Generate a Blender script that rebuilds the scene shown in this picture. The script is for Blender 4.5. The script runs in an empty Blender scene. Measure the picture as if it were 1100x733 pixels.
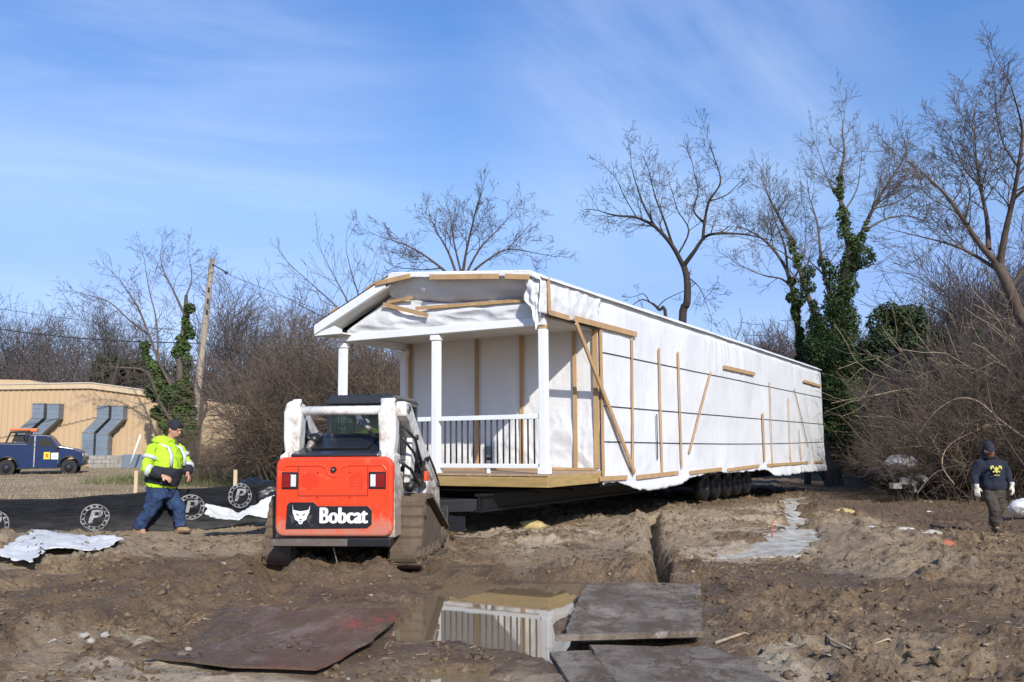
import bpy, bmesh, math, random
import numpy as np
from mathutils import Vector, Matrix
random.seed(7)
PI = math.pi
sc = bpy.context.scene
COL = sc.collection

# ------------------------------------------------------------------ survey
# The site was measured from the photograph; these give world points.
FPX = 960.0; PIT = math.radians(6.69983579); ROL = math.radians(-0.43783508); YAW = math.radians(30.1728179)
CH = 1.5
HX, HY, DECK = 0.52423148, 14.9009879, CH - 0.4533735      # right front porch corner, deck level
fw = np.array([0, math.cos(PIT), math.sin(PIT)]); U0 = np.array([0, -math.sin(PIT), math.cos(PIT)]); X0 = np.array([1.0, 0, 0])
rt = math.cos(ROL)*X0 + math.sin(ROL)*U0; up = -math.sin(ROL)*X0 + math.cos(ROL)*U0
HA = np.array([-math.cos(YAW), math.sin(YAW), 0]); HB = np.array([math.sin(YAW), math.cos(YAW), 0])
H0 = np.array([HX, HY, DECK]); C0 = np.array([0, 0, CH])
def ray(x, y): return fw + rt*(x-550)/FPX + up*(366.5-y)/FPX
def onb(x, y, b):
    d = ray(x, y); t = ((H0+HB*b-C0)@HB)/(d@HB); p = C0+d*t-H0; return float(p@HA), float(p[2])
def ona(x, y, a):
    d = ray(x, y); t = ((H0+HA*a-C0)@HA)/(d@HA); p = C0+d*t-H0; return float(p@HB), float(p[2])
def atz(x, y, z=0.0):
    d = ray(x, y); t = (z-CH)/d[2]; p = C0+d*t; return float(p[0]), float(p[1])
def atY(x, y, Y):
    d = ray(x, y); p = C0+d*(Y/d[1]); return float(p[0]), float(p[1]), float(p[2])

cam_d = bpy.data.cameras.new("camera"); cam = bpy.data.objects.new("camera", cam_d); COL.objects.link(cam)
cam_d.sensor_width = 36; cam_d.lens = 36*FPX/1100; cam_d.clip_start = 0.1; cam_d.clip_end = 3000
M = Matrix.Identity(4)
for i in range(3):
    M[i][0] = rt[i]; M[i][1] = up[i]; M[i][2] = -fw[i]; M[i][3] = C0[i]
cam.matrix_world = M
sc.camera = cam

# ------------------------------------------------------------------ noise
_rng = np.random.RandomState(3)
_perm = _rng.permutation(256); _perm = np.concatenate([_perm, _perm, _perm])
_gx = np.cos(np.linspace(0, 2*PI, 256, endpoint=False)); _gy = np.sin(np.linspace(0, 2*PI, 256, endpoint=False))
def pn(x, y, s=0):
    x = np.asarray(x, float)+s*17.31; y = np.asarray(y, float)+s*9.77
    xi = np.floor(x).astype(int); yi = np.floor(y).astype(int); xf = x-xi; yf = y-yi
    u = xf*xf*xf*(xf*(xf*6-15)+10); v = yf*yf*yf*(yf*(yf*6-15)+10)
    def g(ix, iy, dx, dy):
        h = _perm[(_perm[ix & 255]+iy) & 255]; return _gx[h]*dx+_gy[h]*dy
    a = g(xi, yi, xf, yf); b = g(xi+1, yi, xf-1, yf); c = g(xi, yi+1, xf, yf-1); d = g(xi+1, yi+1, xf-1, yf-1)
    return ((a+(b-a)*u)+((c+(d-c)*u)-(a+(b-a)*u))*v)*1.5
def fbm(x, y, o=4, s=0):
    r = 0; a = 1; f = 1
    for i in range(o): r = r+a*pn(x*f, y*f, s+i*3); a *= .5; f *= 2.03
    return r
def ridg(x, y, o=3, s=0):
    r = 0; a = 1; f = 1
    for i in range(o): r = r+a*(1-2*np.abs(pn(x*f, y*f, s+i*5))); a *= .5; f *= 2.1
    return r
def sstep(a, b, x):
    t = np.clip((x-a)/(b-a), 0, 1); return t*t*(3-2*t)
def sdpoly(x, y, poly):
    x = np.asarray(x, float); y = np.asarray(y, float)
    d = np.full(x.shape, 1e9); ins = np.zeros(x.shape, bool); n = len(poly)
    for i in range(n):
        ax, ay = poly[i][:2]; bx, by = poly[(i+1) % n][:2]
        ex, ey = bx-ax, by-ay; wx, wy = x-ax, y-ay
        t = np.clip((wx*ex+wy*ey)/(ex*ex+ey*ey+1e-12), 0, 1)
        d = np.minimum(d, np.hypot(wx-ex*t, wy-ey*t))
        c = ((ay > y) != (by > y)) & (x < (bx-ax)*(y-ay)/((by-ay) if abs(by-ay) > 1e-9 else 1e-9)+ax)
        ins ^= c
    return np.where(ins, -d, d)
def sdline(x, y, pts):
    d = np.full(np.shape(x), 1e9)
    for (ax, ay), (bx, by) in zip(pts[:-1], pts[1:]):
        ex, ey = bx-ax, by-ay; t = np.clip(((x-ax)*ex+(y-ay)*ey)/(ex*ex+ey*ey), 0, 1)
        d = np.minimum(d, np.hypot(x-ax-ex*t, y-ay-ey*t))
    return d

# ------------------------------------------------------------------ tags
def tag(o, label=None, cat=None, group=None, kind=None):
    if label: o["label"] = label
    if cat: o["category"] = cat
    if group: o["group"] = group
    if kind: o["kind"] = kind
    return o
def empty(name, loc, rz=0.0, label=None, cat=None, group=None):
    o = bpy.data.objects.new(name, None); COL.objects.link(o); o.location = loc; o.rotation_euler = (0, 0, rz); o.empty_display_size = .2
    return tag(o, label, cat, group)
def kids(o): return [c for c in bpy.data.objects if c.parent == o]
def copy_tree(o, parent=None, cache={}):
    if o.name not in cache: cache[o.name] = kids(o)
    c = o.copy(); COL.objects.link(c); c.parent = parent
    for k in cache[o.name]: copy_tree(k, c)
    return c

# ------------------------------------------------------------------ materials
def nmat(name):
    m = bpy.data.materials.new(name); m.use_nodes = True; nt = m.node_tree
    return m, nt, nt.nodes["Principled BSDF"]
def N(nt, t, **kw):
    n = nt.nodes.new(t)
    for k, v in kw.items():
        if k.startswith("i_"):
            key = k[2:]; key = int(key) if key.isdigit() else key.replace("_", " ")
            n.inputs[key].default_value = v
        else: setattr(n, k, v)
    return n
def c4(c): return (c[0], c[1], c[2], 1.0)
def mixc(nt, a, b, f, bt='MIX'):
    n = nt.nodes.new("ShaderNodeMix"); n.data_type = 'RGBA'; n.blend_type = bt
    for s, v in ((n.inputs[6], a), (n.inputs[7], b), (n.inputs[0], f)):
        if isinstance(v, (int, float)): s.default_value = v
        elif isinstance(v, tuple): s.default_value = c4(v)
        else: nt.links.new(v, s)
    return n.outputs[2]
def ramp(nt, fac, pos):
    n = nt.nodes.new("ShaderNodeValToRGB"); el = n.color_ramp.elements
    while len(el) < len(pos): el.new(.5)
    for e, (p, c) in zip(el, pos): e.position = p; e.color = c4(c) if isinstance(c, tuple) else (c, c, c, 1)
    nt.links.new(fac, n.inputs[0]); return n.outputs[0]
def noise(nt, scale, detail=5, rough=.6, vec=None, dist=0.0):
    n = N(nt, "ShaderNodeTexNoise"); n.inputs["Scale"].default_value = scale; n.inputs["Detail"].default_value = detail
    n.inputs["Roughness"].default_value = rough; n.inputs["Distortion"].default_value = dist
    if vec is not None: nt.links.new(vec, n.inputs["Vector"])
    return n.outputs[0]
def coords(nt, scale=(1, 1, 1), kind="Object"):
    t = N(nt, "ShaderNodeTexCoord"); m = N(nt, "ShaderNodeMapping"); m.inputs["Scale"].default_value = scale
    nt.links.new(t.outputs[kind], m.inputs[0]); return m.outputs[0]
def bump(nt, b, h, strength=.3, dist=.02, prev=None):
    n = N(nt, "ShaderNodeBump"); n.inputs["Strength"].default_value = strength; n.inputs["Distance"].default_value = dist
    nt.links.new(h, n.inputs["Height"])
    if prev is not None: nt.links.new(prev, n.inputs["Normal"])
    nt.links.new(n.outputs[0], b.inputs["Normal"]); return n.outputs[0]
def mat(name, col, rough=.6, metal=0., var=.25, scale=4., stretch=(1, 1, 1), bmp=.15, bdist=.01, dirt=None, dirt_amt=0., spec=.5, coat=0.):
    m, nt, b = nmat(name)
    v = coords(nt, stretch)
    n1 = noise(nt, scale, 6, .65, v); n2 = noise(nt, scale*7, 4, .6, v)
    dk = tuple(x*(1-var) for x in col); lt = tuple(min(1, x*(1+var*.6)) for x in col)
    c = mixc(nt, dk, lt, ramp(nt, n1, [(.3, 0.), (.7, 1.)]))
    c = mixc(nt, c, tuple(x*(1-var*.7) for x in col), ramp(nt, n2, [(.55, 0.), (.75, .6)]))
    if dirt:
        n3 = noise(nt, scale*1.7, 8, .75, v, .4)
        f = ramp(nt, n3, [(max(0, .75-dirt_amt*.6), 0.), (max(.02, .95-dirt_amt*.6), 1.)])
        c = mixc(nt, c, dirt, f)
        r = N(nt, "ShaderNodeMapRange"); nt.links.new(f, r.inputs[0]); r.inputs[3].default_value = rough; r.inputs[4].default_value = .9
        nt.links.new(r.outputs[0], b.inputs["Roughness"])
    else: b.inputs["Roughness"].default_value = rough
    nt.links.new(c, b.inputs["Base Color"]); b.inputs["Metallic"].default_value = metal
    b.inputs["Specular IOR Level"].default_value = spec
    if coat: b.inputs["Coat Weight"].default_value = coat; b.inputs["Coat Roughness"].default_value = .12
    if bmp: bump(nt, b, n2, bmp, bdist)
    return m
MUD = (.16, .115, .075)
MT = {}
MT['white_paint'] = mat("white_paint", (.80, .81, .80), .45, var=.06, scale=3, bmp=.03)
MT['trim_wood'] = mat("batten_wood", (.47, .30, .145), .75, var=.25, scale=5, stretch=(1, 1, .25), bmp=.2)
MT['treated'] = mat("treated_lumber", (.40, .27, .10), .7, var=.25, scale=3, stretch=(.6, 1, 5), bmp=.2)
MT['deckboard'] = mat("deck_board", (.42, .29, .19), .75, var=.3, scale=3, stretch=(5, .5, 1), bmp=.2)
MT['black_metal'] = mat("black_steel", (.018, .018, .02), .45, .3, var=.3, scale=4, bmp=.1)
MT['black_matte'] = mat("black_rubber", (.022, .021, .021), .8, var=.3, scale=8, bmp=.2, dirt=(.10, .075, .055), dirt_amt=.45)
MT['red_paint'] = mat("loader_orange_red_paint", (.82, .052, .010), .35, var=.08, scale=3, bmp=.02, dirt=(.42, .16, .10), dirt_amt=.34, coat=.4)
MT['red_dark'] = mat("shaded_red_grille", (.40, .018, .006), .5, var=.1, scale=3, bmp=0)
MT['loader_white'] = mat("loader_white_paint", (.76, .75, .71), .4, var=.08, scale=3, bmp=.03, dirt=(.36, .29, .21), dirt_amt=.45, coat=.2)
MT['mud_coat'] = mat("dried_mud_coat", (.125, .088, .057), .95, var=.4, scale=6, bmp=.6, bdist=.02)
MT['cab_black'] = mat("cab_black_paint", (.02, .022, .028), .3, var=.2, scale=4, bmp=.03, dirt=(.12, .10, .08), dirt_amt=.25, coat=.3)
MT['steel'] = mat("bare_steel", (.45, .44, .42), .4, .8, var=.3, scale=6, bmp=.1, dirt=(.2, .15, .11), dirt_amt=.5)
MT['sticker_black'] = mat("badge_black", (.015, .015, .018), .35, var=.2, scale=9, bmp=0, dirt=(.3, .24, .2), dirt_amt=.25)
MT['sticker_white'] = mat("badge_white", (.82, .82, .80), .4, var=.06, scale=9, bmp=0)
MT['faded_print'] = mat("faded_white_print", (.36, .36, .36), .7, var=.35, scale=7, bmp=0, dirt=(.08, .075, .07), dirt_amt=.5)
MT['lens_red'] = mat("red_lens", (.22, .008, .008), .15, var=.2, scale=10, bmp=.05)
MT['lens_white'] = mat("clear_lens", (.62, .62, .62), .15, var=.15, scale=20, bmp=.1)
MT['hose'] = mat("hydraulic_hose", (.015, .015, .015), .4, var=.2, scale=9, bmp=.1)
MT['hivis'] = mat("hi_vis_fabric", (.43, .66, .02), .75, var=.18, scale=7, bmp=.5, bdist=.02)
MT['navy_fabric'] = mat("black_fabric", (.018, .018, .026), .85, var=.35, scale=7, bmp=.5, bdist=.02)
MT['reflective'] = mat("reflective_tape", (.55, .57, .58), .4, var=.15, scale=9, bmp=.2)
MT['denim'] = mat("denim", (.020, .045, .115), .85, var=.45, scale=6, bmp=.5, bdist=.02, dirt=(.10, .10, .12), dirt_amt=.3)
MT['skin'] = mat("skin", (.52, .27, .18), .5, var=.12, scale=9, bmp=.05)
MT['boot'] = mat("tan_leather", (.34, .22, .11), .8, var=.3, scale=9, bmp=.3, dirt=MUD, dirt_amt=.4)
MT['boot_dark'] = mat("muddy_boot", (.09, .065, .045), .85, var=.3, scale=9, bmp=.3)
MT['hoodie'] = mat("navy_hoodie", (.012, .016, .032), .9, var=.35, scale=7, bmp=.5, bdist=.02)
MT['work_pants'] = mat("muddy_work_trousers", (.055, .045, .034), .9, var=.4, scale=6, bmp=.5, bdist=.02, dirt=(.09, .065, .05), dirt_amt=.4)
MT['glove'] = mat("pale_glove", (.62, .57, .48), .85, var=.2, scale=12, bmp=.3)
MT['beard'] = mat("ginger_beard", (.13, .055, .025), .9, var=.3, scale=30, bmp=.5)
MT['emblem_yellow'] = mat("yellow_print", (.55, .50, .10), .8, var=.2, scale=20, bmp=0)
MT['eye'] = mat("eye", (.03, .02, .015), .2, var=.1, scale=30, bmp=0)
MT['truck_blue'] = mat("dark_blue_paint", (.002, .019, .078), .32, var=.2, scale=1.5, bmp=.0, spec=.35, coat=.15)
MT['tyre'] = mat("tyre_rubber", (.02, .02, .02), .85, var=.3, scale=9, bmp=.3, dirt=(.07, .055, .045), dirt_amt=.35)
MT['amber'] = mat("amber_plastic", (.62, .16, .04), .3, var=.15, scale=5, bmp=.05)
MT['yellow_sign'] = mat("yellow_sticker", (.75, .58, .02), .5, var=.1, scale=9, bmp=0)
MT['galv'] = mat("galvanised_duct", (.22, .27, .32), .45, .45, var=.2, scale=1.2, bmp=.05)
MT['block'] = mat("grey_concrete_block", (.30, .28, .25), .9, var=.3, scale=3, bmp=.3, dirt=(.4, .36, .3), dirt_amt=.35)
MT['concrete'] = mat("wet_concrete", (.50, .485, .42), .8, var=.35, scale=2.6, bmp=.35, bdist=.02, dirt=(.24, .18, .12), dirt_amt=.52)
MT['pole'] = mat("weathered_pole", (.30, .25, .19), .9, var=.3, scale=3, stretch=(6, 6, .5), bmp=.4)
MT['wire'] = mat("wire_black", (.02, .02, .022), .6, var=.1, scale=1, bmp=0)
MT['stake'] = mat("pale_stake_wood", (.60, .46, .28), .8, var=.2, scale=6, stretch=(3, 3, .5), bmp=.2)
MT['rock'] = mat("rock_grey", (.36, .33, .28), .9, var=.3, scale=9, bmp=.5)
MT['brick'] = mat("brick_red", (.42, .12, .06), .9, var=.3, scale=12, bmp=.4)
MT['straw_clump'] = mat("yellow_clay", (.50, .38, .16), .95, var=.35, scale=9, bmp=.7, bdist=.02)
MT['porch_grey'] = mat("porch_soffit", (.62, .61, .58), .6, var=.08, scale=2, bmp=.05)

def splash(m, col, z0, z1, k=.8):
    """mud thrown up from the ground: thick low down, thinning out upwards"""
    nt = m.node_tree; b = nt.nodes["Principled BSDF"]; old = b.inputs["Base Color"].links[0].from_socket
    t = N(nt, "ShaderNodeTexCoord"); s = N(nt, "ShaderNodeSeparateXYZ"); nt.links.new(t.outputs["Object"], s.inputs[0])
    r = N(nt, "ShaderNodeMapRange"); nt.links.new(s.outputs[2], r.inputs[0]); r.inputs[1].default_value = z0; r.inputs[2].default_value = z1; r.inputs[3].default_value = .28; r.inputs[4].default_value = -.10
    n1 = noise(nt, 9, 9, .8, t.outputs["Object"], .6); ad = N(nt, "ShaderNodeMath", operation='ADD'); nt.links.new(n1, ad.inputs[0]); nt.links.new(r.outputs[0], ad.inputs[1])
    f = ramp(nt, ad.outputs[0], [(.54, 0.), (.70, k)]); nt.links.new(mixc(nt, old, col, f), b.inputs["Base Color"])
splash(MT['red_paint'], (.40, .22, .15), .42, .85, .75); splash(MT['loader_white'], (.27, .20, .14), .4, 1.9, .85)
splash(MT['steel'], (.20, .15, .11), .3, .9, .8)
def glass_mat(name, tint, alpha):
    m, nt, b = nmat(name)
    b.inputs["Base Color"].default_value = c4(tint); b.inputs["Roughness"].default_value = .05
    tr = N(nt, "ShaderNodeBsdfTransparent"); tr.inputs[0].default_value = (.75, .82, .80, 1)
    mx = N(nt, "ShaderNodeMixShader"); mx.inputs[0].default_value = alpha
    nt.links.new(tr.outputs[0], mx.inputs[1]); nt.links.new(b.outputs[0], mx.inputs[2])
    nt.links.new(mx.outputs[0], nt.nodes["Material Output"].inputs["Surface"]); return m
MT['cab_glass'] = glass_mat("tinted_cab_glass", (.03, .04, .04), .35)
MT['car_glass'] = glass_mat("dark_car_glass", (.02, .025, .03), .75)

def wrap_mat(name, base=(.86, .865, .86), tone=.1, rough=.42):
    m, nt, b = nmat(name)
    v = coords(nt)
    n1 = noise(nt, .7, 4, .5, v)
    v2 = coords(nt, (1.2, 1.2, .35)); n2 = noise(nt, 3.0, 6, .7, v2, 1.2); n3 = noise(nt, 14, 5, .7, v, .6)
    c = mixc(nt, tuple(x*(1-tone) for x in base), base, ramp(nt, n1, [(.35, 0.), (.65, 1.)]))
    nt.links.new(c, b.inputs["Base Color"]); b.inputs["Roughness"].default_value = rough
    p = bump(nt, b, n2, .35, .05); bump(nt, b, n3, .25, .01, p)
    tl = N(nt, "ShaderNodeBsdfTranslucent"); tl.inputs[0].default_value = (.8, .8, .8, 1)
    mx = N(nt, "ShaderNodeMixShader"); mx.inputs[0].default_value = .12
    nt.links.new(b.outputs[0], mx.inputs[1]); nt.links.new(tl.outputs[0], mx.inputs[2])
    nt.links.new(mx.outputs[0], nt.nodes["Material Output"].inputs["Surface"])
    return m
MT['wrap'] = wrap_mat("white_plastic_wrap")
MT['tarp'] = wrap_mat("white_tarp", (.74, .73, .70), .2, .6)

def bark_mat(name, col, moss=0.):
    m, nt, b = nmat(name)
    v = coords(nt, (3, 3, .6)); n1 = noise(nt, 4, 6, .7, v)
    c = mixc(nt, tuple(x*.55 for x in col), tuple(x*1.35 for x in col), ramp(nt, n1, [(.3, 0.), (.7, 1.)]))
    nt.links.new(c, b.inputs["Base Color"]); b.inputs["Roughness"].default_value = .9; bump(nt, b, n1, .5, .03); return m
MT['bark_dark'] = bark_mat("bark_dark", (.045, .034, .028))
MT['bark_grey'] = bark_mat("bark_grey", (.105, .082, .066))
MT['bark_brown'] = bark_mat("bark_brown", (.095, .068, .05))
MT['bark_tan'] = bark_mat("bark_tan", (.17, .125, .085))
MT['bark_far'] = bark_mat("bark_far", (.10, .080, .072))
MT['stick_pale'] = bark_mat("pale_stick", (.38, .29, .19))
def leaf_mat(name, a, bcol, sc_=.8):
    m, nt, b = nmat(name)
    v = coords(nt); n1 = noise(nt, sc_, 5, .7, v); n2 = noise(nt, 9, 3, .6, v)
    c = mixc(nt, a, bcol, ramp(nt, n1, [(.35, 0.), (.65, 1.)]))
    c = mixc(nt, c, tuple(x*1.9 for x in bcol), ramp(nt, n2, [(.6, 0.), (.72, .6)]))
    nt.links.new(c, b.inputs["Base Color"]); b.inputs["Roughness"].default_value = .65; b.inputs['Specular IOR Level'].default_value = .3
    return m
MT['ivy'] = leaf_mat("ivy_leaves", (.026, .046, .012), (.075, .115, .028))
MT['evergreen'] = leaf_mat("evergreen_leaves", (.02, .034, .014), (.055, .075, .026), .5)
MT['dark_green'] = leaf_mat("dark_conifer", (.030, .034, .020), (.060, .062, .034), .3)
MT['weed'] = leaf_mat("weed_leaves", (.05, .055, .02), (.10, .11, .04))

# ------------------------------------------------------------------ mesh builder
def _frame(d, upv=Vector((0, 0, 1))):
    d = d.normalized(); s = d.cross(upv)
    if s.length < 1e-4: s = d.cross(Vector((1, 0, 0)))
    s.normalize(); return s, s.cross(d).normalized()
class MB:
    def __init__(s): s.v = []; s.f = []
    def add(s, vs, fs):
        o = len(s.v); s.v += [tuple(v) for v in vs]; s.f += [tuple(i+o for i in f) for f in fs]; return s
    def box(s, c, sz, rot=None, taper=1.0):
        hx, hy, hz = sz[0]/2, sz[1]/2, sz[2]/2; vs = []
        for z, k in ((-hz, 1.), (hz, taper)):
            for x, y in ((-hx, -hy), (hx, -hy), (hx, hy), (-hx, hy)):
                p = Vector((x*k, y*k, z))
                if rot is not None: p = rot @ p
                vs.append(p+Vector(c))
        return s.add(vs, [(3, 2, 1, 0), (4, 5, 6, 7), (0, 1, 5, 4), (1, 2, 6, 5), (2, 3, 7, 6), (3, 0, 4, 7)])
    def bb(s, x0, x1, y0, y1, z0, z1): return s.box(((x0+x1)/2, (y0+y1)/2, (z0+z1)/2), (abs(x1-x0), abs(y1-y0), abs(z1-z0)))
    def bar(s, p0, p1, w, h, upv=(0, 0, 1)):
        p0 = Vector(p0); p1 = Vector(p1); sd, u = _frame(p1-p0, Vector(upv))
        vs = []
        for p in (p0, p1):
            for a, b in ((-1, -1), (1, -1), (1, 1), (-1, 1)): vs.append(p+sd*a*w/2+u*b*h/2)
        return s.add(vs, [(3, 2, 1, 0), (4, 5, 6, 7), (0, 1, 5, 4), (1, 2, 6, 5), (2, 3, 7, 6), (3, 0, 4, 7)])
    def loft(s, pts, rad, n=12, side=None, cap=True):
        pts = [Vector(p) for p in pts]; rings = []
        for i, p in enumerate(pts):
            d = (pts[min(i+1, len(pts)-1)]-pts[max(i-1, 0)])
            if side is not None:
                sd = Vector(side); dd = d.normalized(); sd = (sd-dd*sd.dot(dd)).normalized(); u = sd.cross(dd).normalized()
            else:
                if i == 0: sd, u = _frame(d)
                else:
                    dd = d.normalized(); sd = (sd-dd*sd.dot(dd)).normalized(); u = sd.cross(dd)
            r = rad[i] if isinstance(rad, (list, tuple)) else rad
            rx, ry = (r if isinstance(r, (list, tuple)) else (r, r))
            rings.append([p+sd*math.cos(2*PI*k/n)*rx+u*math.sin(2*PI*k/n)*ry for k in range(n)])
        vs = [v for r in rings for v in r]; fs = []
        for i in range(len(rings)-1):
            for k in range(n):
                a = i*n+k; b = i*n+(k+1) % n; fs.append((a, b, b+n, a+n))
        if cap:
            fs.append(tuple(range(n))[::-1]); fs.append(tuple(range((len(rings)-1)*n, len(rings)*n)))
        return s.add(vs, fs)
    def ball(s, c, r, n=12, m=8, rot=None):
        r = r if isinstance(r, (list, tuple)) else (r, r, r); vs = []; fs = []
        for j in range(1, m):
            t = PI*j/m
            for k in range(n):
                a = 2*PI*k/n; p = Vector((r[0]*math.sin(t)*math.cos(a), r[1]*math.sin(t)*math.sin(a), r[2]*math.cos(t)))
                if rot is not None: p = rot @ p
                vs.append(p+Vector(c))
        tp = Vector((0, 0, r[2])); bt = Vector((0, 0, -r[2]))
        if rot is not None: tp = rot @ tp; bt = rot @ bt
        vs += [tp+Vector(c), bt+Vector(c)]; T = len(vs)-2
        for j in range(m-2):
            for k in range(n):
                a = j*n+k; b = j*n+(k+1) % n; fs.append((a, a+n, b+n, b))
        for k in range(n):
            fs.append((T, k, (k+1) % n)); fs.append((T+1, (m-2)*n+(k+1) % n, (m-2)*n+k))
        return s.add(vs, fs)
    def prism(s, poly, axis, lo, hi):
        """poly of 2D points extruded along axis ('x','y','z') from lo to hi"""
        def P(u, v, w): return {'x': (w, u, v), 'y': (u, w, v), 'z': (u, v, w)}[axis]
        n = len(poly); vs = [P(u, v, lo) for u, v in poly]+[P(u, v, hi) for u, v in poly]
        fs = [tuple(range(n))[::-1], tuple(range(n, 2*n))]+[(i, (i+1) % n, (i+1) % n+n, i+n) for i in range(n)]
        return s.add(vs, fs)
    def cyl(s, p0, p1, r, n=16, r1=None): return s.loft([p0, p1], [r, r if r1 is None else r1], n)
    def build(s, name, m, parent=None, smooth=False, bev=0., seg=2, kind=None):
        me = bpy.data.meshes.new(name); me.from_pydata(s.v, [], s.f); me.validate()
        b = bmesh.new(); b.from_mesh(me); bmesh.ops.recalc_face_normals(b, faces=b.faces); b.to_mesh(me); b.free()
        o = bpy.data.objects.new(name, me); COL.objects.link(o)
        me.materials.append(MT[m] if isinstance(m, str) else m)
        if smooth:
            for p in me.polygons: p.use_smooth = True
        if bev:
            md = o.modifiers.new("bevel", 'BEVEL'); md.width = bev; md.segments = seg; md.limit_method = 'ANGLE'; md.angle_limit = math.radians(35)
        if parent is not None: o.parent = parent
        if kind: o["kind"] = kind
        return o
def rrect(x0, x1, z0, z1, r, n=5):
    pts = []
    for cx, cz, a0 in ((x1-r, z1-r, 0), (x0+r, z1-r, 90), (x0+r, z0+r, 180), (x1-r, z0+r, 270)):
        for k in range(n+1):
            a = math.radians(a0+90*k/n); pts.append((cx+r*math.cos(a), cz+r*math.sin(a)))
    return pts
def npmesh(name, V, Fq, m, parent=None, smooth=False):
    me = bpy.data.meshes.new(name); V = np.asarray(V, np.float32); Fq = np.asarray(Fq, np.int32)
    k = Fq.shape[1]
    me.vertices.add(len(V)); me.vertices.foreach_set("co", V.ravel())
    me.loops.add(Fq.size); me.loops.foreach_set("vertex_index", Fq.ravel())
    me.polygons.add(len(Fq)); me.polygons.foreach_set("loop_start", np.arange(0, Fq.size, k, dtype=np.int32)); me.polygons.foreach_set("loop_total", np.full(len(Fq), k, np.int32))
    me.update(calc_edges=True)
    if smooth: me.polygons.foreach_set("use_smooth", np.ones(len(Fq), bool))
    me.materials.append(MT[m] if isinstance(m, str) else m)
    o = bpy.data.objects.new(name, me); COL.objects.link(o)
    if parent is not None: o.parent = parent
    return o
def grid(nu, nv):
    i = np.arange(nu-1)[:, None]; j = np.arange(nv-1)[None, :]
    a = i*nv+j; return np.stack([a, a+nv, a+nv+1, a+1], -1).reshape(-1, 4)
def sheet(name, P, m, parent=None, smooth=True, thick=0.0):
    """P: (nu,nv,3) array"""
    o = npmesh(name, P.reshape(-1, 3), grid(P.shape[0], P.shape[1]), m, parent, smooth)
    if thick:
        md = o.modifiers.new("solid", 'SOLIDIFY'); md.thickness = thick; md.offset = 0
    return o
def text_mesh(txt, size, depth, bold=.0, sx=1.0):
    cu = bpy.data.curves.new("t", 'FONT'); cu.body = txt; cu.size = size; cu.extrude = depth; cu.offset = bold; cu.align_x = 'CENTER'; cu.align_y = 'CENTER'
    o = bpy.data.objects.new("t", cu); COL.objects.link(o); dg = bpy.context.evaluated_depsgraph_get()
    me = bpy.data.meshes.new_from_object(o.evaluated_get(dg)); bpy.data.objects.remove(o)
    for v in me.vertices: v.co.x *= sx
    return me
def bold_text(txt, size, depth, k, sx=1.0):
    """heavier letters: the glyph shape repeated a hair apart in depth"""
    base = text_mesh(txt, size, depth, 0., sx); V = [v.co.copy() for v in base.vertices]; F_ = [tuple(p.vertices) for p in base.polygons]; vs = []; fs = []
    for i, (dx, dy) in enumerate(((-k, 0), (-k*.5, k*.3), (0, -k*.3), (k*.5, k*.3), (k, 0))):
        o = len(vs); vs += [(v.x+dx, v.y+dy, v.z+i*.0004) for v in V]; fs += [tuple(q+o for q in f) for f in F_]
    me = bpy.data.meshes.new("t"); me.from_pydata(vs, [], fs); return me
def put_text(name, me, m, parent, loc, rot):
    o = bpy.data.objects.new(name, me); COL.objects.link(o); me.materials.clear(); me.materials.append(MT[m]); o.parent = parent; o.location = loc; o.rotation_euler = rot; return o
SKYS=.12; SUNS=4.2; EXPO=0.3; STREAK=-42
# ================================================================== ground
def G(pts, z=0.0): return [atz(x, y, z) for x, y in pts]
PUD = G([(478,630),(560,627),(634,629),(614,660),(596,684),(640,690),(700,694),(640,737),(598,722),(560,708),(528,699),(498,693),(474,690),(440,693),(418,690),(424,672),(446,652)], -.05)
PUD2 = G([(452,724),(520,722),(560,735),(548,760),(440,760)], -.05)
MRED = G([(155,705),(222,693),(232,672),(246,655),(330,652),(425,657),(429,664),(400,690),(342,719),(250,716)], .05)
MG1 = G([(630,629),(752,626),(754,684),(604,686)], .05)
MG2 = G([(632,687),(756,687),(800,700),(848,735),(880,800),(740,800),(668,735)], .07)
CONC = G([(834,527),(866,527),(871,548),(879,562),(888,582),(874,598),(838,601),(770,601),(770,594),(814,584),(828,560)], .0)
TRENCH = G([(701,560),(704,590),(712,632)])
BERM = G([(878,540),(905,560),(960,590),(1040,620)])
RUTS = [G([(-60,668),(150,640),(300,613)]), G([(-60,648),(140,624),(280,606)]), G([(430,613),(520,620),(640,624)]),
        G([(715,640),(900,648),(1150,660)]), G([(760,664),(1000,700),(1150,720)]), G([(860,548),(980,545),(1150,560)]), G([(860,533),(980,530),(1100,536)]),
        G([(-50,720),(90,680),(230,640)]), G([(300,650),(292,625),(290,606)], 0), G([(470,640),(450,622),(440,608)], 0), G([(150,660),(320,628),(470,626)], 0)]
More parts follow.
